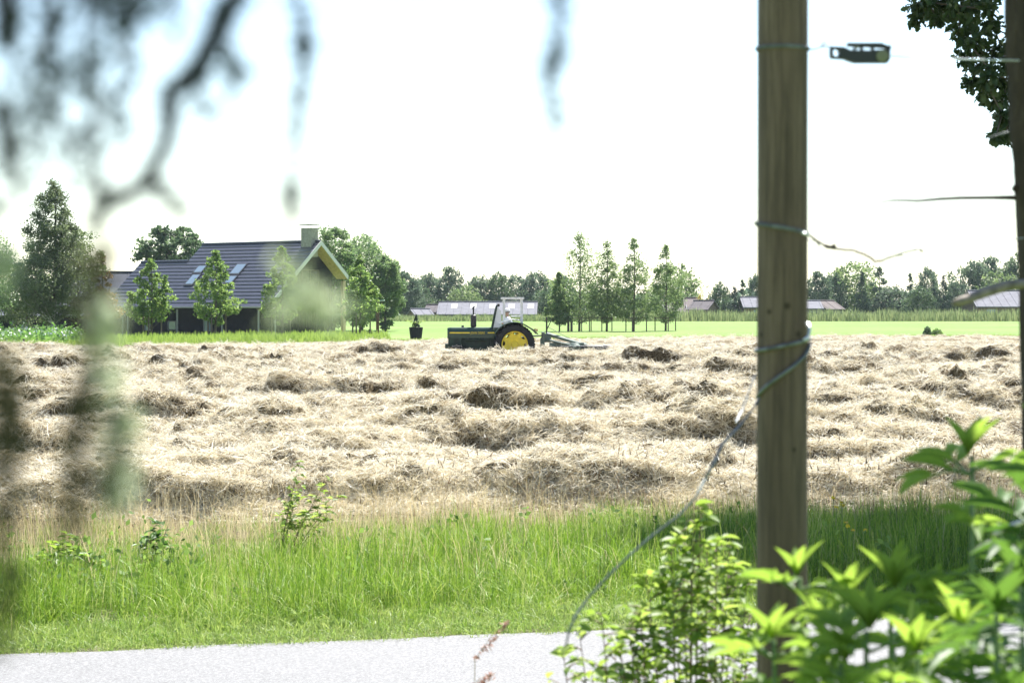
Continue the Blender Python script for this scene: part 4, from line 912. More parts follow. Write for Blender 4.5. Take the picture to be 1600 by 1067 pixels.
def rake():
    e = empty('hay_rake', (TX, TY, 0), R(2), 'grey-green hay rake with long arms hitched behind the tractor', 'hay rake')
    fr = MB(); fr.box((1.14, -.38, .88), (.09, .12, .80)); fr.box((1.14, .38, .88), (.09, .12, .80)); fr.box((1.14, 0, 1.22), (.09, .76, .09)); fr.box((1.14, 0, .55), (.09, .76, .09)); fr.build('headstock', M['rgreen'], e, bevel=.01)
    MB().box((1.06, -.40, .72), (.10, .04, .62)).build('guard_plate', M['rgreen'], e)
    MB().tube([(1.28, 0, .95), (1.28, 0, 1.86)], .035, 8).build('mast', M['black_iron'], e)
    b = MB(); b.tube([(1.28, 0, 1.35), (1.46, 0, 1.75)], .018, 6); b.tube([(1.14, 0, 1.15), (1.05, 0, 1.0)], .02, 6); b.tube([(1.3, 0, 1.5), (2.3, 0, .95)], .012, 5); b.build('lever', M['black_iron'], e)
    MB().box((1.32, 0, 1.05), (.26, .34, .34)).build('gear_housing', M['rgreen'], e, bevel=.03)
    b = MB(); b.tube([(1.25, 0, 1.22), (2.75, -.1, .78)], [.08, .07], 6); b.tube([(1.3, -.2, .98), (2.4, -.6, .72)], .05, 6); b.build('diagonal_beam', M['rgreen'], e)
    b = MB(); b.box((2.05, -.25, .80), (1.35, .12, .14)); b.build('lower_beam', M['rgreen'], e, bevel=.01)
    # rotor arms with tines
    for cx, cy in ((2.35, -.55), (2.75, .9)):
        rt = MB().lathe([(0, -.12), (.24, -.12), (.26, 0), (.12, .14), (0, .14)], (cx, cy, .72), 'z', 18).build('rotor', M['rgreen'], e)
        for k in range(8):
            a = 6.283 * k / 8 + .25; d = Vector((math.cos(a), math.sin(a), 0)); b = MB(); c = Vector((cx, cy, .74))
            b.tube([c + d * .2, c + d * 1.15 + Vector((0, 0, -.02))], .022, 5)
            for q in (.88, .98, 1.08):
                for s in (-.03, .03): p = c + d * q + Vector((-d.y, d.x, 0)) * s; b.tube([p, p + Vector((d.x * .05, d.y * .05, -.52))], .008, 4)
            b.build('tine_arm', M['black_iron'], rt)
    for y in (-.9, .6): MB().lathe([(0, -.07), (.1, -.08), (.19, -.08), (.2, 0), (.19, .08), (.1, .08), (0, .07)], (2.3, y, .2), 'y', 20).build('wheel', M['rubber'], e)
    b = MB(); b.tube([(2.3, -.9, .2), (2.3, -.55, .6)], .03, 6); b.tube([(2.3, .6, .2), (2.5, .7, .65)], .03, 6); b.build('axle', M['rgreen'], e)
    b = MB(); b.tube([(2.7, -.1, .8), (3.35, -.2, .62), (3.75, -.2, .60)], .03, 6); b.box((3.65, -.2, .66), (.42, .5, .05)); b.build('swath_board', M['black_iron'], e)
rake()
def skin_body(name, bones, m, parent, sub=1):
    """bones: dict name->(pos, radius), edges list"""
    pts, edges, root = bones; names = list(pts); me = bpy.data.meshes.new(name)
    me.from_pydata([pts[k][0] for k in names], [(names.index(a), names.index(b)) for a, b in edges], []); me.materials.append(m)
    o = ob(name, me, parent); o.modifiers.new('skin', 'SKIN').use_smooth_shade = True
    sv = me.skin_vertices[0].data
    for i, k in enumerate(names):
        r = pts[k][1]; sv[i].radius = r if isinstance(r, tuple) else (r, r); sv[i].use_root = (k == root)
    md = o.modifiers.new('sub', 'SUBSURF'); md.levels = sub; md.render_levels = sub
    return o
def driver():
    e = empty('person', (TX - .22, TY, 0), R(2), 'driver in a white shirt and white cap sitting on the tractor looking ahead', 'person')
    skin = simple('skin', (.42, .25, .17), .6, var=.1); shirt = simple('white_shirt', (.75, .75, .77), .8, var=.06); jeans = simple('dark_trousers', (.03, .04, .07), .9); hair = simple('grey_hair', (.2, .18, .16), .9)
    P_ = {'pel': ((.02, 0, 1.36), .13), 'spn': ((.09, 0, 1.56), (.15, .13)), 'chs': ((.05, 0, 1.76), (.16, .14)), 'nck': ((-.03, 0, 1.90), .058), 'hd0': ((-.05, 0, 1.97), .075), 'hd1': ((-.06, 0, 2.06), (.085, .095)), 'hd2': ((-.055, 0, 2.13), .06)}
    E_ = [('pel', 'spn'), ('spn', 'chs'), ('chs', 'nck'), ('nck', 'hd0'), ('hd0', 'hd1'), ('hd1', 'hd2')]
    for sgn, t in ((-1, 'l'), (1, 'r')):
        P_.update({'sh' + t: ((0, sgn * .19, 1.80), .062), 'el' + t: ((-.16, sgn * .24, 1.60), .045), 'wr' + t: ((-.38, sgn * .17, 1.66), .028), 'pa' + t: ((-.44, sgn * .16, 1.68), (.035, .02)),
                   'hp' + t: ((-.02, sgn * .10, 1.33), .095), 'kn' + t: ((-.46, sgn * .17, 1.40), .068), 'an' + t: ((-.56, sgn * .17, 1.10), .042), 'to' + t: ((-.70, sgn * .18, 1.07), .035)})
        E_ += [('chs', 'sh' + t), ('sh' + t, 'el' + t), ('el' + t, 'wr' + t), ('wr' + t, 'pa' + t), ('pel', 'hp' + t), ('hp' + t, 'kn' + t), ('kn' + t, 'an' + t), ('an' + t, 'to' + t)]
        for f, (dy, L) in enumerate(((-.03, .065), (-.01, .075), (.01, .07), (.03, .055))):
            P_['f%d' % f + t] = ((-.485, sgn * .16 + dy, 1.70), .009); P_['g%d' % f + t] = ((-.50, sgn * .16 + dy, 1.70 - L * .5), .008); E_ += [('pa' + t, 'f%d' % f + t), ('f%d' % f + t, 'g%d' % f + t)]
        P_['th' + t] = ((-.43, sgn * .12, 1.66), .011); E_.append(('pa' + t, 'th' + t))
    body = skin_body('body', (P_, E_, 'pel'), skin, e)
    def sub(keys, edges, root, grow, nm, m):
        pp = {k: (P_[k][0], tuple(v + grow for v in P_[k][1]) if isinstance(P_[k][1], tuple) else P_[k][1] + grow) for k in keys}
        return skin_body(nm, (pp, edges, root), m, body)
    ks = ['pel', 'spn', 'chs', 'shl', 'shr', 'ell', 'elr']; sub(ks, [('pel', 'spn'), ('spn', 'chs'), ('chs', 'shl'), ('chs', 'shr'), ('shl', 'ell'), ('shr', 'elr')], 'pel', .05, 'shirt', shirt)
    ks = ['pel', 'hpl', 'hpr', 'knl', 'knr', 'anl', 'anr']; sub(ks, [('pel', 'hpl'), ('pel', 'hpr'), ('hpl', 'knl'), ('hpr', 'knr'), ('knl', 'anl'), ('knr', 'anr')], 'pel', .018, 'trousers', jeans)
    b = MB(); b.lathe([(.105, 0), (.112, .035), (.095, .085), (.05, .115), (0, .12)], (-.05, 0, 2.09), 'z', 20); b.prism([(-.06, -.085), (-.15, -.075), (-.21, -.04), (-.22, 0), (-.21, .04), (-.15, .075), (-.06, .085)], 2.085, 2.10, 'z'); b.build('cap', shirt, body, smooth=True)
    MB().lathe([(.10, 0), (.102, -.05), (.07, -.07)], (-.035, 0, 2.09), 'z', 18).build('hair', hair, body, smooth=True)
    b = MB()
    for sgn in (-1, 1): b.lathe([(0, -.012), (.02, -.008), (.022, .008), (0, .012)], (-.045, sgn * .088, 2.04), 'y', 10)
    b.build('ear', skin, body, smooth=True)
    MB().add([(-.14, -.015, 2.03), (-.14, .015, 2.03), (-.175, 0, 2.025), (-.14, 0, 2.075)], [(0, 1, 2), (0, 2, 3), (1, 3, 2)]).build('nose', skin, body)
    b = MB()
    for sgn in (-1, 1): b.lathe([(0, -.010), (.010, 0), (0, .010)], (-.138, sgn * .03, 2.065), 'y', 8)
    b.build('eye', M['black_iron'], body); MB().box((-.135, 0, 1.99), (.01, .045, .008)).build('mouth', simple('lips', (.3, .12, .1), .6), body)
driver()

# ------------------------------------------------------------------ fence post, wires, tensioner
PY = 3.3; PXM = PX(1222.5, PY)
def post_mat():
    m, n, l, b = newmat('weathered_post_wood')
    g = noise(n, l, 14, 6, stretch=(1, 1, .06)); s = noise(n, l, 90, 5, stretch=(1, 1, .05), rough=.75); k = noise(n, l, 9, 2, stretch=(1, 1, .55)); st = noise(n, l, 5, 3, stretch=(1, 1, .25))
    c = ramp(n, l, g, [(.32, (.072, .047, .034)), (.5, (.140, .096, .070)), (.66, (.225, .162, .120))])
    c = mixc(n, l, ramp(n, l, s, [(.40, (.6, .6, .6)), (.56, (0, 0, 0))]), c, (.045, .030, .022))
    c = mixc(n, l, ramp(n, l, k, [(.66, (0, 0, 0)), (.75, (.75, .75, .75))]), c, (.03, .018, .012))
    c = mixc(n, l, ramp(n, l, st, [(.5, (0, 0, 0)), (.7, (.35, .35, .35))]), c, (.075, .06, .045))
    tc = n.new('ShaderNodeTexCoord')
    for kx, kz, kr in ((1225, 478, .0045), (1198, 487, .0035), (1243, 522, .0045), (1187, 523, .0035), (1212, 905, .004), (1236, 700, .003)):
        q = P(kx, kz, PY); dx = q.x - PXM; vd = n.new('ShaderNodeVectorMath'); vd.operation = 'DISTANCE'; vd.inputs[1].default_value = (dx, -math.sqrt(max(0, .038 ** 2 - dx * dx)), q.z)
        l.new(tc.outputs['Object'], vd.inputs[0]); mr = n.new('ShaderNodeMapRange'); mr.inputs[1].default_value = kr * .5; mr.inputs[2].default_value = kr * 1.6; mr.inputs[3].default_value = .85; mr.inputs[4].default_value = 0
        l.new(vd.outputs['Value'], mr.inputs[0]); c = mixc(n, l, mr.outputs[0], c, (.03, .018, .01))
    l.new(c, b.inputs['Base Color']); b.inputs['Roughness'].default_value = .85; bump(n, l, b, s, .002); return m
PY = 3.3; PXM = PX(1222.5, PY)
def post():
    e = empty('fence_post', (PXM, PY, 0), 0, 'round weathered wooden fence post with wire wound round it', 'fence post')
    b = MB(); zs = np.linspace(-.1, 2.9, 41); n = 40; vs = []
    for z in zs:
        for k in range(n):
            a = 6.28318 * k / n; r = .0385 * (1 + .012 * math.sin(3 * a + z * 2) + .008 * math.sin(7 * a + z * 5)) * (1 - .012 * (z - 1.5)) * 1.0
            if z > 2.88: r *= .93
            vs.append((r * math.cos(a) + .0012 * math.sin(z * 3), r * math.sin(a), z))
    fs = [(i * n + k, i * n + (k + 1) % n, (i + 1) * n + (k + 1) % n, (i + 1) * n + k) for i in range(len(zs) - 1) for k in range(n)] + [tuple((len(zs) - 1) * n + k for k in range(n))]
    b.add(vs, fs).build('shaft', post_mat(), e, smooth=True)
post()
M['wire'] = simple('galvanised_wire', (.16, .17, .18), .5, .5, var=.5, scale=60)
M['wire_rust'] = simple('rusty_wire', (.10, .075, .06), .7, .3, var=.5, scale=60)
M['wire_bright'] = simple('bright_wire', (.6, .62, .63), .35, .6)
def helix_wire(name, y0, y1, label, extra=None, rad=.0012, mat=None, group='wires on the fence post'):
    """wire round the post, front row y0 at left to y1 at right"""
    b = MB(); z0 = P(0, y0, PY).z; z1 = P(0, y1, PY).z; r = .0402
    pts = [Vector((PXM - r * math.cos(t), PY - r * math.sin(t), z0 + (z1 - z0) * (1 - math.cos(t)) / 2)) for t in np.linspace(0, math.pi, 15)]
    pts += [Vector((PXM + r * math.cos(t), PY + r * math.sin(t), z1 + (z0 - z1) * (1 - math.cos(t)) / 2)) for t in np.linspace(0, math.pi, 12)[1:]]
    b.tube(pts, rad, 6)
    pts = [p + Vector((0, 0, -.003)) for p in pts]; b.tube(pts, rad, 6)
    if extra:
        for ex in extra: b.tube([P(*q) for q in ex[0]], ex[1], 6)
    return tag(b.build(name, mat or M['wire'], smooth=True), label, 'wire', group)
YW = 3.28
helix_wire('fence_wire', 75, 76, 'topmost wire tied round the post and leading to the black tensioner', [([(1261, 78, YW), (1275, 77, YW), (1287, 71, YW), (1296, 73, YW), (1300, 80, YW)], .001), ([(1284, 76, YW), (1286, 68, YW), (1290, 66, YW)], .001), ([(1290, 66, YW), (1292, 76, YW), (1284, 70, YW)], .0008)], .0013)
helix_wire('fence_wire', 349, 364, 'middle wire loop tied round the post with a bright end', [([(1181, 352, YW), (1178, 348, YW), (1180, 345, YW), (1184, 349, YW)], .0012)], .0016)
def wig(pts, amp, n=7, seed=1, Y=YW):
    r = random.Random(seed); out = []
    for (a, b) in zip(pts[:-1], pts[1:]):
        for k in range(n):
            t = k / n; out.append((a[0] + (b[0] - a[0]) * t + r.gauss(0, amp), a[1] + (b[1] - a[1]) * t + r.gauss(0, amp), Y))
    return out + [(*pts[-1], Y)]
def broken_wire():
    e = empty('broken_wire', P(1262, 366, YW), 0, 'kinked broken wire sticking out to the right of the post', 'wire'); inv = -e.location
    def t(pts, r, nm, m): b = MB(); b.tube([P(*q) + inv for q in pts], r, 6); b.build(nm, m, e, smooth=True)
    t([(1262, 374, YW), (1268, 377, YW), (1274, 376, YW), (1279, 383, YW), (1280, 389, YW)], .0012, 'wire_end', M['wire'])
    t(wig([(1262, 366), (1275, 376), (1288, 383), (1300, 388), (1322, 390), (1335, 391), (1350, 398), (1368, 408), (1376, 408)], .5, 3, 2), .0021, 'strand', M['wire_rust'])
    t(wig([(1288, 383), (1294, 388), (1300, 384), (1305, 387), (1303, 381)], .6, 3, 4), .0024, 'knot', M['wire_rust'])
    t(wig([(1376, 408), (1392, 401), (1412, 395), (1428, 391), (1437, 389), (1442, 395)], .5, 3, 3), .0019, 'strand', M['wire'])
    t([(1376, 408, YW), (1400, 400, YW), (1440, 399, YW), (1500, 404, YW + .1)], .0009, 'thin_strand', M['wire_bright'])
    t([(1253, 364, YW - .025), (1264, 367, YW - .02)], .0022, 'bright_end', M['wire_bright'])
broken_wire()
# rope-like cord: bound low on the post, then sweeping down to the left
M['cord'] = simple('blue_grey_cord', (.06, .095, .09), .6, var=.5, scale=25)
def cord():
    e = empty('loose_cord', P(1262, 528, PY), 0, 'blue-grey cord tied on the post and sweeping down to the left', 'cord'); o = -e.location
    r = .0412; b = MB(); z0, z1 = P(0, 548, PY).z, P(0, 530, PY).z
    b.tube([Vector((PXM - r * math.cos(t), PY - r * math.sin(t), z0 + (z1 - z0) * (1 - math.cos(t)) / 2)) + o for t in np.linspace(0, math.pi, 15)] + [Vector((PXM + r * math.cos(t), PY + r * math.sin(t), z1 + (z0 - z1) * (1 - math.cos(t)) / 2)) + o for t in np.linspace(0, math.pi, 12)[1:]], .0030, 8)
    b.build('wrap', M['wire'], e, smooth=True)
    z0, z1 = P(0, 628, PY).z, P(0, 532, PY).z; b = MB(); pts = [Vector((PXM - r * math.cos(t), PY - r * math.sin(t), z0 + (z1 - z0) * (t / math.pi))) for t in np.linspace(.25, math.pi - .15, 14)]
    b.tube([p + o for p in pts], .0030, 8); b.build('diagonal_wrap', M['wire'], e, smooth=True)
    path = [(1186, 622, 3.25), (1176, 640, 3.2), (1158, 662, 3.15), (1142, 680, 3.12), (1128, 694, 3.1), (1118, 718, 3.08), (1102, 748, 3.06), (1086, 778, 3.04), (1060, 806, 3.02), (1020, 836, 3.0), (985, 866, 2.98), (950, 900, 2.96), (920, 932, 2.94), (900, 960, 2.92), (889, 985, 2.9)]
    b = MB(); b.tube([P(*q) + o for q in path[:7]], [.0018, .0015, .0018, .0022, .0025, .0025, .0022], 8); b.build('twisted_end', M['wire'], e, smooth=True)
    b = MB(); b.tube([P(*q) + o for q in path[6:]] + [P(884, 1010, 2.9) + o], [.0022] + [.0018] * 8 + [.0015], 8); b.build('hanging_cord', M['cord'], e, smooth=True)
    b = MB(); b.tube([P(*q) + o for q in ((1180, 585, 3.3), (1160, 640, 3.25), (1150, 660, 3.2))], .0012, 6); b.build('thin_strand', M['wire_bright'], e)
    b = MB(); b.tube([P(*q) + o for q in ((1262, 505, 3.27), (1265, 515, 3.26), (1263, 527, 3.26), (1257, 531, 3.25))], .0028, 8); b.build('shiny_knot', M['wire_bright'], e, smooth=True)
cord()
def tensioner():
    Y = 3.27; s = Y / F; e = empty('wire_tensioner', P(1343, 84, Y), 0, 'black wire tensioner hanging between the post and the trunk', 'wire tensioner')
    m = simple('black_plastic', (.012, .014, .018), .45)
    def pz(lst): return [((x - 1343) * s, (84 - y) * s) for x, y in lst]
    # body outline with an eye hole at the left: an outer loop bridged to the hole
    outer = [(1297, 74), (1318, 75), (1326, 79), (1330, 80), (1360, 80), (1390, 78), (1389, 95), (1386, 99), (1335, 99), (1328, 97), (1318, 93), (1298, 92), (1296.5, 85)]
    hole = [(1305, 77), (1309, 78), (1310.5, 83), (1309, 89), (1305, 90), (1301, 88), (1300.5, 83), (1302, 78)]
    bm = bmesh.new(); hw = .009
    def loop(l): vs = [bm.verts.new((x, -hw, z)) for x, z in pz(l)]; return [bm.edges.new((vs[i], vs[(i + 1) % len(vs)])) for i in range(len(vs))]
    ed = loop(outer) + loop(hole); bmesh.ops.triangle_fill(bm, edges=ed, use_beauty=True)
    ret = bmesh.ops.extrude_face_region(bm, geom=bm.faces[:]); bmesh.ops.translate(bm, vec=(0, 2 * hw, 0), verts=[v for v in ret['geom'] if isinstance(v, bmesh.types.BMVert)])
    bmesh.ops.recalc_face_normals(bm, faces=bm.faces); me = bpy.data.meshes.new('body'); bm.to_mesh(me); bm.free(); me.materials.append(m); ob('body', me, e)
    MB().prism(pz([(1323, 68.5), (1377, 68.5), (1381, 71), (1391, 73), (1391, 78), (1383, 76), (1366, 74.5), (1326, 73)]), -hw, hw).build('top_bar', m, e)
    for k, x in enumerate((1345, 1362)): MB().prism(pz([(x - 2, 74), (x + 1.5, 74), (x + 4, 80), (x, 80)]), -.006, .006).build('tooth', m, e)
    MB().tube([((1333 - 1343) * s, 0, (84 - 79.5) * s), ((1342 - 1343) * s, 0, (84 - 71) * s)], .0028, 8).build('pawl', M['wire_bright'], e)
    MB().lathe([(0, -hw - .004), (.009, -hw - .003), (.0095, -hw + .002)], ((1377 - 1343) * s, 0, (84 - 89) * s), 'y', 20).build('spool', simple('olive_plastic', (.16, .16, .11), .7), e)
tensioner()
tag(MB().tube([P(1391, 88, 3.27), P(1470, 92, 3.3), P(1592, 95, 3.4)], [.0009, .0011, .0019], 6).build('fence_wire', M['wire_bright'], smooth=True), 'thin bright wire from the tensioner to the trunk at the right edge', 'wire', 'wires on the fence post')
tag(MB().tube([P(1484, 383, 3.3), P(1520, 379, 3.32), P(1600, 372, 3.4)], .001, 6).build('thin_wire', M['wire_bright'], smooth=True), 'very thin wire ending left of the trunk above the far trees', 'wire')

# ------------------------------------------------------------------ conifer trunk at the right edge
def trunk():
    Y = 3.5; e = empty('dead_limbed_conifer', (PX(1625, Y), Y, 0), 0, 'dark rough conifer trunk with dead twigs at the right edge', 'tree')
    m, n, l, b_ = newmat('rough_conifer_bark'); f = noise(n, l, 22, 8, stretch=(1, 1, .35), rough=.7)
    l.new(ramp(n, l, f, [(.35, (.022, .015, .011)), (.55, (.058, .040, .028)), (.7, (.11, .085, .065))]), b_.inputs['Base Color']); b_.inputs['Roughness'].default_value = .95; bump(n, l, b_, f, .015)
    c = e.location; vs = []; zs = np.linspace(-.1, 5.5, 90); nn = 30
    for z in zs:
        py = HY - (z - CH) * F / Y; left = np.interp(py, [-900, 0, 200, 420, 500, 1067, 2000], [1560, 1573, 1580, 1593, 1598, 1612, 1640]); cx = PX(left, Y) + .058; 
        for k in range(nn):
            a = 6.283 * k / nn; r = .058 * (1 + .05 * math.sin(5 * a + z * 9) + .05 * random.uniform(-1, 1)) * (1.0 + .03 * (2.5 - z))
            vs.append((cx - c.x + r * math.cos(a), r * math.sin(a), z))
    fs = [(i * nn + k, i * nn + (k + 1) % nn, (i + 1) * nn + (k + 1) % nn, (i + 1) * nn + k) for i in range(len(zs) - 1) for k in range(nn)]
    MB().add(vs, fs).build('trunk', m, e, smooth=True)
    def br(pts, rad, nm='dead_branch', mm=m): MB().tube([P(*q) - c for q in pts], rad, 8).build(nm, mm, e, smooth=True)
    br([(1602, 310, 3.5), (1580, 309, 3.5), (1545, 309, 3.5), (1500, 309.5, 3.5), (1470, 311, 3.5), (1435, 314, 3.5), (1400, 313, 3.5), (1358, 317, 3.5)], [.0048, .0042, .0032, .003, .0027, .0022, .0018, .0007])
    br([(1590, 290, 3.49), (1584, 296, 3.48), (1586, 304, 3.48)], [.006, .004, .002])
    br([(1610, 443, 3.3), (1580, 445, 3.28), (1560, 450, 3.26), (1535, 458, 3.24), (1515, 466, 3.22), (1500, 471, 3.2), (1488, 475, 3.2)], [.0075, .0075, .0078, .0078, .0068, .0068, .004], mm=simple('peeling_branch', (.17, .14, .11), .8, var=.6, scale=40))
    br([(1605, 200, 3.5), (1570, 208, 3.5), (1535, 219, 3.5), (1512, 231, 3.5)], [.0025, .0015, .001, .0005], 'twig', M['wire'])
    br([(1615, 808, 3.2), (1582, 820, 3.15), (1554, 834, 3.1)], [.004, .0042, .0036], 'dead_branch', simple('bleached_stick', (.5, .46, .38), .6))
    br([(1640, -40, 3.6), (1600, -60, 3.9), (1540, -90, 4.4)], [.02, .015, .008])
trunk()

# ------------------------------------------------------------------ leaf shapes for near plants
def leaf_template(kind):
    if kind == 'lance':      # serrated, folded along the midrib
        st = [(0, .02), (.12, .5), (.3, .92), (.34, .84), (.5, 1.0), (.54, .88), (.7, .72), (.74, .6), (.88, .3), (1, 0)]
    elif kind == 'ovate': st = [(0, .03), (.15, .72), (.38, 1.0), (.6, .86), (.82, .42), (1, 0)]
    elif kind == 'oak': st = [(0, .05), (.12, .3), (.22, .62), (.3, .4), (.45, .95), (.55, .55), (.7, 1.0), (.82, .6), (.93, .55), (1, 0)]
    V = []; Fc = []
    n = len(st)
    for t, w_ in st: V.append((t, 0, -.10 * t * t * (1.6)))
    for sg in (-1, 1):
        for t, w_ in st: V.append((t, sg * w_ * .5, .16 * w_ - .16 * t * t))
    for k, sg in enumerate((-1, 1)):
        for i in range(n - 1):
            a, b, c, d = i, i + 1, n * (k + 1) + i + 1, n * (k + 1) + i
            Fc.append((a, b, c, d) if sg > 0 else (a, d, c, b))
    return np.array(V), np.array(Fc)
def leaves_from(name, tpl, pos, dr, nrm, L, Wd, m, rnd, parent=None):
    V, Fc = tpl; pos = np.asarray(pos); dr = np.asarray(dr); dr = dr / np.linalg.norm(dr, axis=1, keepdims=True); nrm = np.asarray(nrm, float)
    sd = np.cross(nrm, dr); sd /= np.linalg.norm(sd, axis=1, keepdims=True) + 1e-9; up = np.cross(dr, sd)
    L = np.asarray(L)[:, None, None]; Wd = np.asarray(Wd)[:, None, None]; n = len(pos)
    A = pos[:, None, :] + dr[:, None, :] * V[None, :, 0:1] * L + sd[:, None, :] * V[None, :, 1:2] * Wd + up[:, None, :] * V[None, :, 2:3] * L
    idx = (Fc[None] + (np.arange(n) * len(V))[:, None, None]).reshape(-1)
    return ob(name, np_mesh(name, A, np.full(n * len(Fc), 4), idx, m, np.repeat(rnd, len(V))), parent)
def nearleaf(name, a, b, trans, rough=.48, spec=.4):
    return leafmat(name, a, b, trans, rough, spec, tv=1.25)
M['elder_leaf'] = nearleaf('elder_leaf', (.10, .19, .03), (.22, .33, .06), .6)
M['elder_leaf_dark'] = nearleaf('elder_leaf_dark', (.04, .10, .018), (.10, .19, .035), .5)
M['bush_leaf'] = nearleaf('bush_leaf', (.12, .21, .03), (.28, .36, .09), .6)
M['stem_green'] = simple('green_stem', (.10, .17, .04), .5)
M['stem_brown'] = simple('brown_stem', (.13, .08, .05), .7)

class Plant:
    def __init__(s): s.p = []; s.d = []; s.n = []; s.L = []; s.W = []; s.r = []; s.st = MB()
    def leaf(s, p, d, n, L, W_, r): s.p.append(p[:]); s.d.append(d[:]); s.n.append(n[:]); s.L.append(L); s.W.append(W_); s.r.append(r)
    def compound(s, p, d, L, R_, k=2, rnd=.5, lw=.30):
        """pinnate leaf: petiole with k pairs of leaflets and a terminal one, arching"""
        d = Vector(d).normalized(); up = Vector((0, 0, 1)); sd = d.cross(up)
        if sd.length < .1: sd = Vector((1, 0, 0))
        sd.normalize(); n = sd.cross(d).normalized(); pts = []
        for i in range(5): t = i / 4; pts.append(Vector(p) + d * L * t * .62 - up * L * .22 * t * t)
        s.st.tube(pts, [.0022, .002, .0018, .0015, .001], 5, cap=False)
        for i in range(k):
            t = .48 + .42 * i / max(1, k - 1) if k > 1 else .75; q = pts[0].lerp(pts[-1], t); q = Vector(p) + d * L * t * .62 - up * L * .22 * t * t
            for sg in (-1, 1):
                ld = (d * .75 + sd * sg * R_.uniform(.7, 1.0) + up * R_.uniform(-.35, .15)).normalized(); ll = L * R_.uniform(.42, .54)
                s.leaf(q, ld, (n + sd * R_.uniform(-.35, .35)), ll, ll * lw, min(1, max(0, rnd + R_.uniform(-.3, .3))))
        ld = (d - up * R_.uniform(.2, .5)).normalized(); s.leaf(pts[-1], ld, n, L * .56, L * .56 * lw, min(1, max(0, rnd + R_.uniform(-.3, .3))))
    def build(s, e, tpl, mleaf, mstem):
        off = -e.location
        s.st.v = [tuple(Vector(v) + off) for v in s.st.v]; s.st.build('stem', mstem, e, smooth=True)
        leaves_from('leaves', tpl, [tuple(Vector(q) + off) for q in s.p], s.d, s.n, s.L, s.W, mleaf, np.array(s.r), e)
TL, TO, TK = leaf_template('lance'), leaf_template('ovate'), leaf_template('oak')
def elder(label, stems, seed, ml, scale=1.0):
    """stems: list of (top px, top py, Y, base px, nodes, leaf length px)"""
    R_ = random.Random(seed); c = P(stems[0][3], 1000, stems[0][2] * 1.3); e = empty('elder_shrub', (c.x, c.y, 0), 0, label, 'shrub', 'broad-leaved plants in front of the post'); pl = Plant()
    for (tx, ty, Y, bx, nodes, lp) in stems:
        Y *= 1.3
        top = P(tx, ty, Y); base = Vector((PX(bx, Y), Y + R_.uniform(-.05, .05), 0)); zc = lambda t: base.lerp(top, t) + Vector((math.sin(t * 4 + seed) * .008, 0, 0))
        pl.st.tube([zc(t) for t in np.linspace(0, 1, 12)], [.0065 - .0038 * t for t in np.linspace(0, 1, 12)], 8)
        Ls = lp / F * Y
        # top rosette: upright lance leaves
        for k in range(5):
            a = k * 1.256 + R_.uniform(-.3, .3); d = Vector((math.cos(a) * .55, math.sin(a) * .5, R_.uniform(.7, 1.1))); pl.leaf(top, d.normalized(), Vector((-math.cos(a), -math.sin(a), .6)), Ls * .62 * R_.uniform(.75, 1.15), Ls * .16, R_.uniform(.6, 1))
        for i in range(nodes):
            q = top - Vector((0, 0, Ls * (.22 + .62 * i))); a0 = (i % 2) * 1.57 + R_.uniform(-.3, .3)
            if q.z < .15: break
            for j in range(2 if i else 3):
                a = a0 + j * (3.1416 if i else 2.1); d = Vector((math.cos(a), math.sin(a) * .8, R_.uniform(.15, .75)))
                pl.compound(q, d, Ls * R_.uniform(.85, 1.25), R_, 2, R_.uniform(.3, .8))
    pl.build(e, TL, ml, M['stem_green']); return e
elder('tall broad-leaved plant standing highest right of the fence post', [(1512, 712, 2.05, 1538, 5, 128)], 3, M['elder_leaf'])
elder('broad-leaved plant growing right in front of the fence post', [(1245, 902, 2.0, 1262, 1, 105), (1205, 1000, 1.9, 1225, 2, 120), (1285, 985, 1.9, 1290, 2, 120)], 5, M['elder_leaf'])
elder('broad-leaved plant between the post and the tallest plant', [(1325, 935, 2.0, 1330, 3, 125), (1398, 920, 2.05, 1400, 3, 135), (1360, 985, 1.8, 1365, 3, 150), (1320, 1035, 1.8, 1330, 3, 140)], 8, M['elder_leaf'])
elder('broad-leaved plant low at the foot of the tallest plant', [(1455, 945, 2.1, 1460, 3, 135), (1500, 985, 1.85, 1490, 3, 145), (1430, 1025, 1.7, 1430, 3, 150)], 9, M['elder_leaf'])
elder('darker shaded plant cut off by the lower right edge', [(1618, 800, 1.9, 1620, 5, 150), (1665, 730, 1.8, 1670, 5, 170), (1560, 960, 1.65, 1565, 3, 160), (1600, 920, 1.7, 1600, 3, 160)], 12, M['elder_leaf_dark'])  # shade on this plant is put into the darker leaf colour
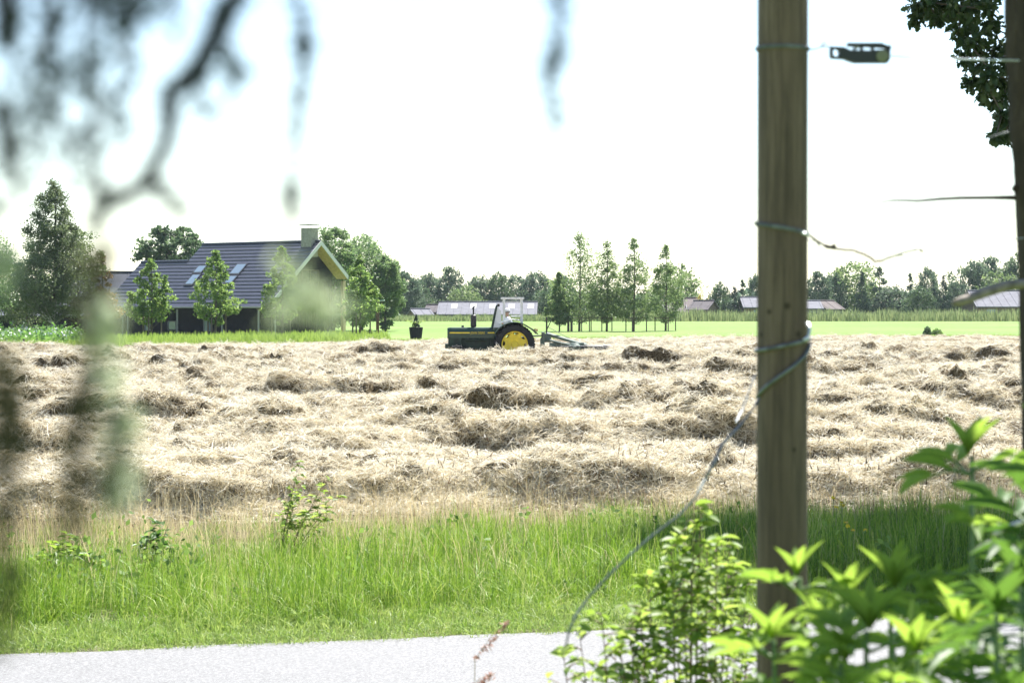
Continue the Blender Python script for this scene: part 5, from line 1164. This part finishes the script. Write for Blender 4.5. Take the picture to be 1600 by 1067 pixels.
def bush(label, tips, seed, Y, basepx, lp, ml, mstem, name='bush', perlen=10, zbase=0.0, group=None, span=9.0):
    R_ = random.Random(seed); e = empty(name, (PX(basepx, Y), Y, 0), 0, label, 'bush', group); pl = Plant(); base = Vector((PX(basepx, Y), Y, zbase)); Ll = lp / F * Y
    for (tx, ty) in tips:
        top = P(tx, ty, Y + R_.uniform(-.25, .25) * min(1, Y * .2)); bb = base + Vector((R_.uniform(-.05, .05), R_.uniform(-.05, .05), 0)); arch = (top - bb) * .5 + bb + Vector((0, 0, .12 * (top - bb).length)) - (top - bb) * .06
        pts = [bb.lerp(arch, t).lerp(arch.lerp(top, t), t) for t in np.linspace(0, 1, 14)]
        pl.st.tube(pts, [.006 - .0052 * t for t in np.linspace(0, 1, 14)], 6)
        L = (top - bb).length; n = int(perlen)
        for k in range(n):
            t = 1 - min(.52, span / L) * (k / n) ** 1.1; p = bb.lerp(arch, t).lerp(arch.lerp(top, t), t); a = R_.uniform(0, 6.28)
            sl = Ll * R_.uniform(.6, 2.6) * (.3 + (k / n) * 1.0); d = Vector((math.cos(a), math.sin(a), R_.uniform(-.1, .7))).normalized(); q = p + d * sl
            pl.st.tube([p, (p + q) / 2 + Vector((0, 0, sl * .08)), q], [.0018, .0013, .0006], 4, cap=False)
            m_ = 4 if k > 2 else 3
            for j in range(m_):
                pp = p.lerp(q, (j + 1) / m_); a2 = R_.uniform(0, 6.28); dd = (d * .6 + Vector((math.cos(a2), math.sin(a2), R_.uniform(-.4, .4)))).normalized()
                ll = Ll * R_.uniform(.65, 1.25); pl.leaf(pp, dd, Vector((R_.gauss(0, .35), R_.gauss(0, .35), 1)), ll, ll * .5, R_.random())
    pl.build(e, TO, ml, mstem); return e
bush('light green small-leaved bush left of the fence post', [(1085, 790), (1050, 855), (1010, 900), (1120, 850), (1150, 880), (985, 950), (1080, 900), (1130, 930), (1165, 920), (1040, 960), (1100, 980), (1000, 1010), (1150, 1000), (1060, 1040), (1095, 800), (1065, 830), (1105, 875), (1000, 960), (1140, 850), (1055, 920), (1170, 960), (970, 1020), (1110, 1040), (985, 990)], 4, 4.4, 1085, 27, M['bush_leaf'], M['stem_brown'], 'small_leaved_bush', 11, span=.24)
bush('few-leaved twig reaching left from the bush over the road', [(905, 985), (940, 960), (880, 1015), (960, 1000), (925, 1050)], 6, 4.2, 1010, 24, M['bush_leaf'], M['stem_brown'], 'leafy_twig', 8, span=.2)
bush('thin sapling standing alone in the dry grass left of centre', [(468, 722), (510, 750), (450, 790), (495, 780), (528, 775), (440, 830), (480, 800), (470, 760), (460, 775), (515, 800)], 7, 18.3, 440, 11, M['bush_leaf'], M['stem_brown'], 'sapling', 9)
bush('dark leafy weed in the grass at the left', [(240, 815), (250, 835), (232, 840), (245, 860)], 9, 17.6, 242, 15, M['elder_leaf_dark'], M['stem_green'], 'leafy_weed', 8)
bush('low broad weed at the far left of the verge', [(100, 840), (85, 858), (118, 856), (60, 865), (140, 870)], 10, 16.9, 100, 16, M['elder_leaf'], M['stem_green'], 'leafy_weed', 8)
# single grass stems by the road edge, with a drooping seed head
def seed_stem(px0, py0, px1, py1, Y, label):
    e = empty('grass_seed_head', (PX(px0, Y), Y, 0), 0, label, 'grass stem', 'reddish grass stems by the road'); c = e.location; b = MB(); base = Vector((PX(px0 - 10, Y), Y, 0)); m_ = P(px0, py0, Y); t_ = P(px1, py1, Y)
    b.tube([base - c, m_ - c, (m_ * .4 + t_ * .6) + Vector((-.004, 0, .01)) - c, t_ - c], [.0012, .001, .0008, .0005], 5); b.build('stalk', M['grass_tan'], e)
    r = np.random.RandomState(int(px0)); n = 90; t = r.rand(n)[:, None]; pos = np.array(m_ - c)[None] * (1 - t) + np.array(t_ - c)[None] * t + r.normal(0, .004, (n, 3)); ob('head', leaves_mesh('head', pos, .016, M['red_seed'], r, .25), e)
M['red_seed'] = leafmat('reddish_seed', (.25, .12, .09), (.45, .30, .24), .3)
seed_stem(742, 1030, 795, 972, 5.2, 'reddish grass seed head bending over the road, the higher one'); seed_stem(728, 1085, 770, 1052, 5.2, 'reddish grass seed head at the bottom edge, the lower one')
# yellow flowers in the shaded verge
def yflower(px, py, Y, label):
    e = empty('yellow_flower', (PX(px, Y), Y, 0), 0, label, 'flower', 'yellow flowers in the shaded grass'); z = P(px, py, Y).z
    MB().tube([(0, 0, 0), (.01, 0, z)], .0025, 5).build('stem', M['stem_green'], e); r = np.random.RandomState(int(px)); a = np.arange(8) * .785; leaves = np.stack([.01 + np.cos(a) * .012, np.sin(a) * .012, z + r.rand(8) * .01], -1)
    ob('petals', leaves_mesh('petals', leaves, .03, M['yellow'], r, .7), e)
M['yellow'] = simple('yellow_petal', (.75, .55, .02), .5)
for px, py, Y, lb in ((1301, 778, 19.2, 'highest yellow flower right of the post'), (1313, 785, 19.0, 'yellow flower just below and right of the highest one'), (1305, 792, 18.9, 'yellow flower in the upper group, its left one'), (1315, 790, 19.1, 'yellow flower in the upper group, its right one'),
                      (1320, 817, 18.2, 'large yellow flower of the lower group'), (1323, 822, 18.0, 'yellow flower touching the large lower one'), (1331, 829, 18.1, 'small yellow flower below the large one'), (1351, 828, 18.3, 'single yellow flower furthest right')):
    yflower(px, py, Y, lb)

# ------------------------------------------------------------------ oak over the verge on the right: hanging spray in view, crown above the frame
def oak():
    e = empty('oak_tree', (9.2, 24.0, 0), 0, 'oak with leafy dark branch hanging into the top right corner', 'tree'); c = e.location; r = np.random.RandomState(77)
    b = MB(); b.tube([(0, 0, -.1), (.05, 0, 1), (0, .1, 3.5), (-.3, 0, 6), (-.8, -.1, 9)], [.38, .30, .25, .2, .1], 14)
    C = []; S = []
    # clumps above the frame: only where they cannot show except at the right
    for _ in range(7000):
        y = r.uniform(18.5, 29); x = r.uniform(2.6, 13); z = r.uniform(5.2, 11)
        px = 800 + x / y * F; py = HY - (z - CH) / y * F
        d = ((x - 7.9) / 4.9) ** 2 + ((y - 24) / 4.4) ** 2 + ((z - 8) / 3.0) ** 2
        if d > 1: continue
        if py > -45 and px < 1640: continue
        C.append((x, y, z)); S.append(.38)
        if len(C) >= 440: break
    # clumps seen: hanging spray at the top right
    vis = [(1428, 8, 8), (1432, 30, 9), (1440, 14, 12), (1452, 4, 14), (1468, 8, 14), (1484, 22, 15), (1462, 30, 10), (1497, 10, 16), (1512, 30, 18), (1500, 48, 16), (1520, 8, 16), (1530, 55, 18), (1516, 70, 16), (1540, 82, 16), (1508, 92, 12), (1528, 105, 15),
           (1548, 112, 14), (1520, 128, 11), (1543, 135, 14), (1562, 128, 12), (1534, 150, 11), (1556, 158, 12), (1570, 150, 12), (1566, 178, 11), (1576, 190, 10), (1560, 205, 9), (1572, 212, 9), (1556, 214, 7), (1550, 38, 12), (1565, 75, 12), (1575, 100, 12), (1545, 15, 10), (1585, 130, 14), (1590, 60, 14), (1590, 170, 14), (1475, -10, 20), (1510, -15, 22), (1550, -12, 22), (1440, -18, 18)]
    y0 = 21.5; vc = []
    for px, py, s in vis: p = P(px, py, y0 + r.uniform(-.5, .5)); C.append(tuple(p)); S.append(s / F * y0 * .82); vc.append(p)
    C = np.array(C); S = np.array(S); num = np.where(S > .3, 300, (S * 480).astype(int) + 16); ci = np.repeat(np.arange(len(C)), num); m = len(ci)
    off = rand_dirs(m, r) * (r.rand(m) ** .4)[:, None] * S[ci][:, None] * 1.3; off[:, 2] *= .8
    pos = C[ci] + off - np.array(c)[None]; d = rand_dirs(m, r); d[:, 2] -= .4; nn = rand_dirs(m, r); nn[:, 2] += .8; L = r.uniform(.06, .12, m)
    ob_ = leaves_from('crown', TK, pos, d, nn, L, L * .62, M['leaf_oak'], r.rand(m), e)
    for i in range(0, len(vc) - 4):
        up = vc[i - 1] if i else vc[0] + Vector((.3, 0, .6)); q = min((v for v in vc if v.z > vc[i].z + .02), key=lambda v: (v - vc[i]).length, default=P(1520, -90, y0))
        b.tube([vc[i] - c, q - c], [.006, .012], 5)
    for k in range(26):
        q = Vector(C[k * 11 % 290]) - c; s = Vector((-.2, 0, r.uniform(3.8, 7))); b.tube([s, (s + q) / 2 + Vector((0, 0, .4)), q], [.09, .05, .015], 7)
    b.tube([Vector((-.2, 0, 5.2)), P(1560, -150, y0) - c, P(1500, -60, y0) - c], [.1, .05, .02], 7)
    b.build('trunk', M['bark'], e)
oak()

# ------------------------------------------------------------------ conifer hanging close to the lens on the left
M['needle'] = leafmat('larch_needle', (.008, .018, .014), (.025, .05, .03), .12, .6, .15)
M['needle_sunlit'] = leafmat('larch_needle_sunlit', (.20, .25, .13), (.46, .50, .38), .5, .3, .7)  # paler copy of the needle colour, standing in for sunlight on the tips
M['twigbark'] = simple('larch_twig', (.02, .015, .013), .9, spec=.1)
def near_conifer():
    e = empty('larch_tree', (-.75, .15, 0), 0, 'conifer whose blurred drooping twigs hang close at the left', 'tree'); c = e.location; r = np.random.RandomState(5)
    MB().tube([(0, 0, -.1), (.02, 0, 1.5), (0, .02, 3), (-.03, 0, 4.5)], [.13, .11, .09, .06], 16).build('trunk', M['bark'], e, smooth=True)
    MB().tube([(0, 0, 2.9), (.3, .2, 3.0), (.62, .42, 2.75)], [.02, .012, .005], 8).build('limb', M['twigbark'], e)
    def strand(path, Y, rad, dens, nl, mat, spread=1.0, up=True):
        rad = rad * 1.5
        pts = [P(x, y, Y) - c for x, y in path]
        tw = MB().tube(pts, [rad * (1 - .5 * i / (len(pts) - 1)) for i in range(len(pts))], 6).build('twig', M['twigbark'], e)
        if not dens: return
        A = np.array([tuple(p) for p in pts]); seg = np.linalg.norm(np.diff(A, axis=0), axis=1); tot = seg.sum(); n = int(dens * tot * 330)
        cum = np.concatenate([[0], np.cumsum(seg)]); t = r.rand(n) * tot; q = np.stack([np.interp(t, cum, A[:, k]) for k in range(3)], -1)
        d = rand_dirs(n, r); d[:, 2] -= .3; d /= np.linalg.norm(d, axis=1, keepdims=True); L = nl * r.uniform(.5, 1.1, n) * spread; pos = q + d * (L / 2)[:, None]
        s = np.cross(d, rand_dirs(n, r)); s /= np.linalg.norm(s, axis=1, keepdims=True); w_ = .0007
        V = np.stack([q, q + d * (L * .5)[:, None] + s * w_, q + d * L[:, None], q + d * (L * .5)[:, None] - s * w_], 1)
        ob('needles', np_mesh('needles', V, np.full(n, 4), np.arange(4 * n), mat, np.repeat(r.rand(n), 4)), tw)
    N, NLt, NB = M['needle'], M['needle_sunlit'], leafmat('brown_needle', (.03, .028, .016), (.12, .12, .06), .3, .6, .2)
    strand([(390, -60), (365, 0), (338, 45), (312, 90), (300, 125), (270, 140), (258, 150)], .55, .0018, 30, .0065, N)
    strand([(258, 150), (266, 185), (262, 215), (245, 250), (228, 285), (205, 300), (175, 310), (155, 325), (142, 355)], .54, .0014, 22, .0042, N)
    strand([(232, 272), (255, 298), (272, 318), (290, 338)], .54, .0009, 8, .005, N)
    strand([(338, 45), (360, 90), (370, 130)], .55, .0005, 9, .009, N)
    strand([(300, 125), (320, 160), (340, 190)], .55, .0003, 5, .006, N)
    strand([(8, -60), (8, 0), (10, 40), (12, 70)], .5, .0024, 36, .006, N)
    strand([(75, -50), (85, 0), (88, 30), (75, 60), (78, 130), (82, 180)], .52, .0007, 10, .006, N)
    strand([(140, -60), (160, 0), (200, 15), (215, 35)], .52, .001, 13, .008, N)
    strand([(230, -60), (210, 5), (190, 25)], .52, .0008, 16, .008, N)
    strand([(135, -30), (132, 60), (138, 130), (146, 185), (150, 260), (158, 330)], .52, .0006, 6, .006, N)
    strand([(146, 188), (128, 203), (112, 222), (116, 245)], .52, .0009, 12, .004, N)
    strand([(0, 150), (4, 200), (14, 240), (28, 262)], .5, .001, 16, .006, N)
    strand([(60, 60), (50, 150), (75, 260)], .54, .0003, 6, .008, N)
    strand([(190, 30), (195, 80), (160, 100), (100, 120)], .54, .0003, 5, .009, N)
    for k, (x0, y0, y1) in enumerate([(30, -40, 120), (55, -40, 230), (108, -50, 150), (96, 60, 300), (170, -40, 110), (245, -60, 60), (270, -50, 40), (205, 40, 190), (20, 200, 330), (180, 120, 250)]):
        q = random.Random(k); xs_ = [x0 + q.uniform(-14, 14) * i for i in range(5)]
        strand([(xs_[i], y0 + (y1 - y0) * i / 4) for i in range(5)], .53 + .02 * (k % 3), .0004, 3 + 2 * (k % 3), .005, N)
    strand([(463, -40), (468, 30), (475, 85), (466, 160), (460, 230), (455, 300), (450, 370)], .56, .0005, 7, .0045, N)
    strand([(472, 45), (476, 80), (470, 105)], .56, .0006, 24, .005, N)
    strand([(458, 285), (450, 312)], .56, .0006, 18, .004, N)
    strand([(868, -40), (872, 20), (873, 55), (866, 90), (858, 130), (863, 165), (862, 200)], .55, .0005, 9, .005, N)
    strand([(868, 85), (858, 120), (866, 95)], .55, .0005, 16, .005, N)
    strand([(842, 285), (841, 310)], .55, .0003, 10, .004, N)
    # lower left: dark stem, tips with sunlight put into their pale needle colour
    strand([(160, 380), (152, 440), (146, 500), (140, 560), (132, 620), (128, 660)], .5, .0007, 17, .0075, NB)
    strand([(128, 660), (122, 720), (112, 790)], .5, .0003, 6, .008, NB)
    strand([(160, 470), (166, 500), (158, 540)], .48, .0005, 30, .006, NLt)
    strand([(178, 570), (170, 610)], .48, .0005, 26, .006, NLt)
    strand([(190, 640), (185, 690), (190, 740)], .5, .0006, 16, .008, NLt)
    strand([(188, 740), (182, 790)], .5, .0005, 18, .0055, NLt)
    strand([(185, 640), (178, 700), (176, 790)], .5, .0003, 7, .008, NB)
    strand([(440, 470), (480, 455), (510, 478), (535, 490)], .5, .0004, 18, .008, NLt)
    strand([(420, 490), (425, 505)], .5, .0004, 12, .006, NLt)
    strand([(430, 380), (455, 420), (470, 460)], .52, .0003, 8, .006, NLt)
    strand([(128, 640), (118, 700), (112, 760), (104, 840)], .49, .0004, 7, .009, NB)
    strand([(20, 560), (10, 640), (24, 720), (14, 800)], .48, .0004, 5, .010, NB)
    strand([(-5, 540), (2, 620), (0, 700), (4, 760)], .48, .0006, 10, .0085, NB)
    strand([(-8, 780), (0, 860), (8, 930), (0, 1020)], .48, .0005, 9, .009, NB)
    strand([(10, 600), (30, 640), (45, 650)], .48, .0004, 8, .006, N)
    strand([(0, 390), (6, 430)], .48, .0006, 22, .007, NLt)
near_conifer()

# ------------------------------------------------------------------ haze
def haze():
    m = bpy.data.materials.new('haze_air'); m.use_nodes = True; n = m.node_tree.nodes; l = m.node_tree.links; n.remove(n['Principled BSDF'])
    v = n.new('ShaderNodeVolumePrincipled'); v.inputs['Color'].default_value = (.78, .88, 1, 1); v.inputs['Density'].default_value = .00008; v.inputs['Anisotropy'].default_value = .3
    l.new(v.outputs[0], n['Material Output'].inputs['Volume'])
    o = MB().box((0, 1460, 13), (3400, 3400, 34)).build('haze', m); o['kind'] = 'stuff'; tag(o, 'pale blue summer haze over the far trees', 'haze')
haze()
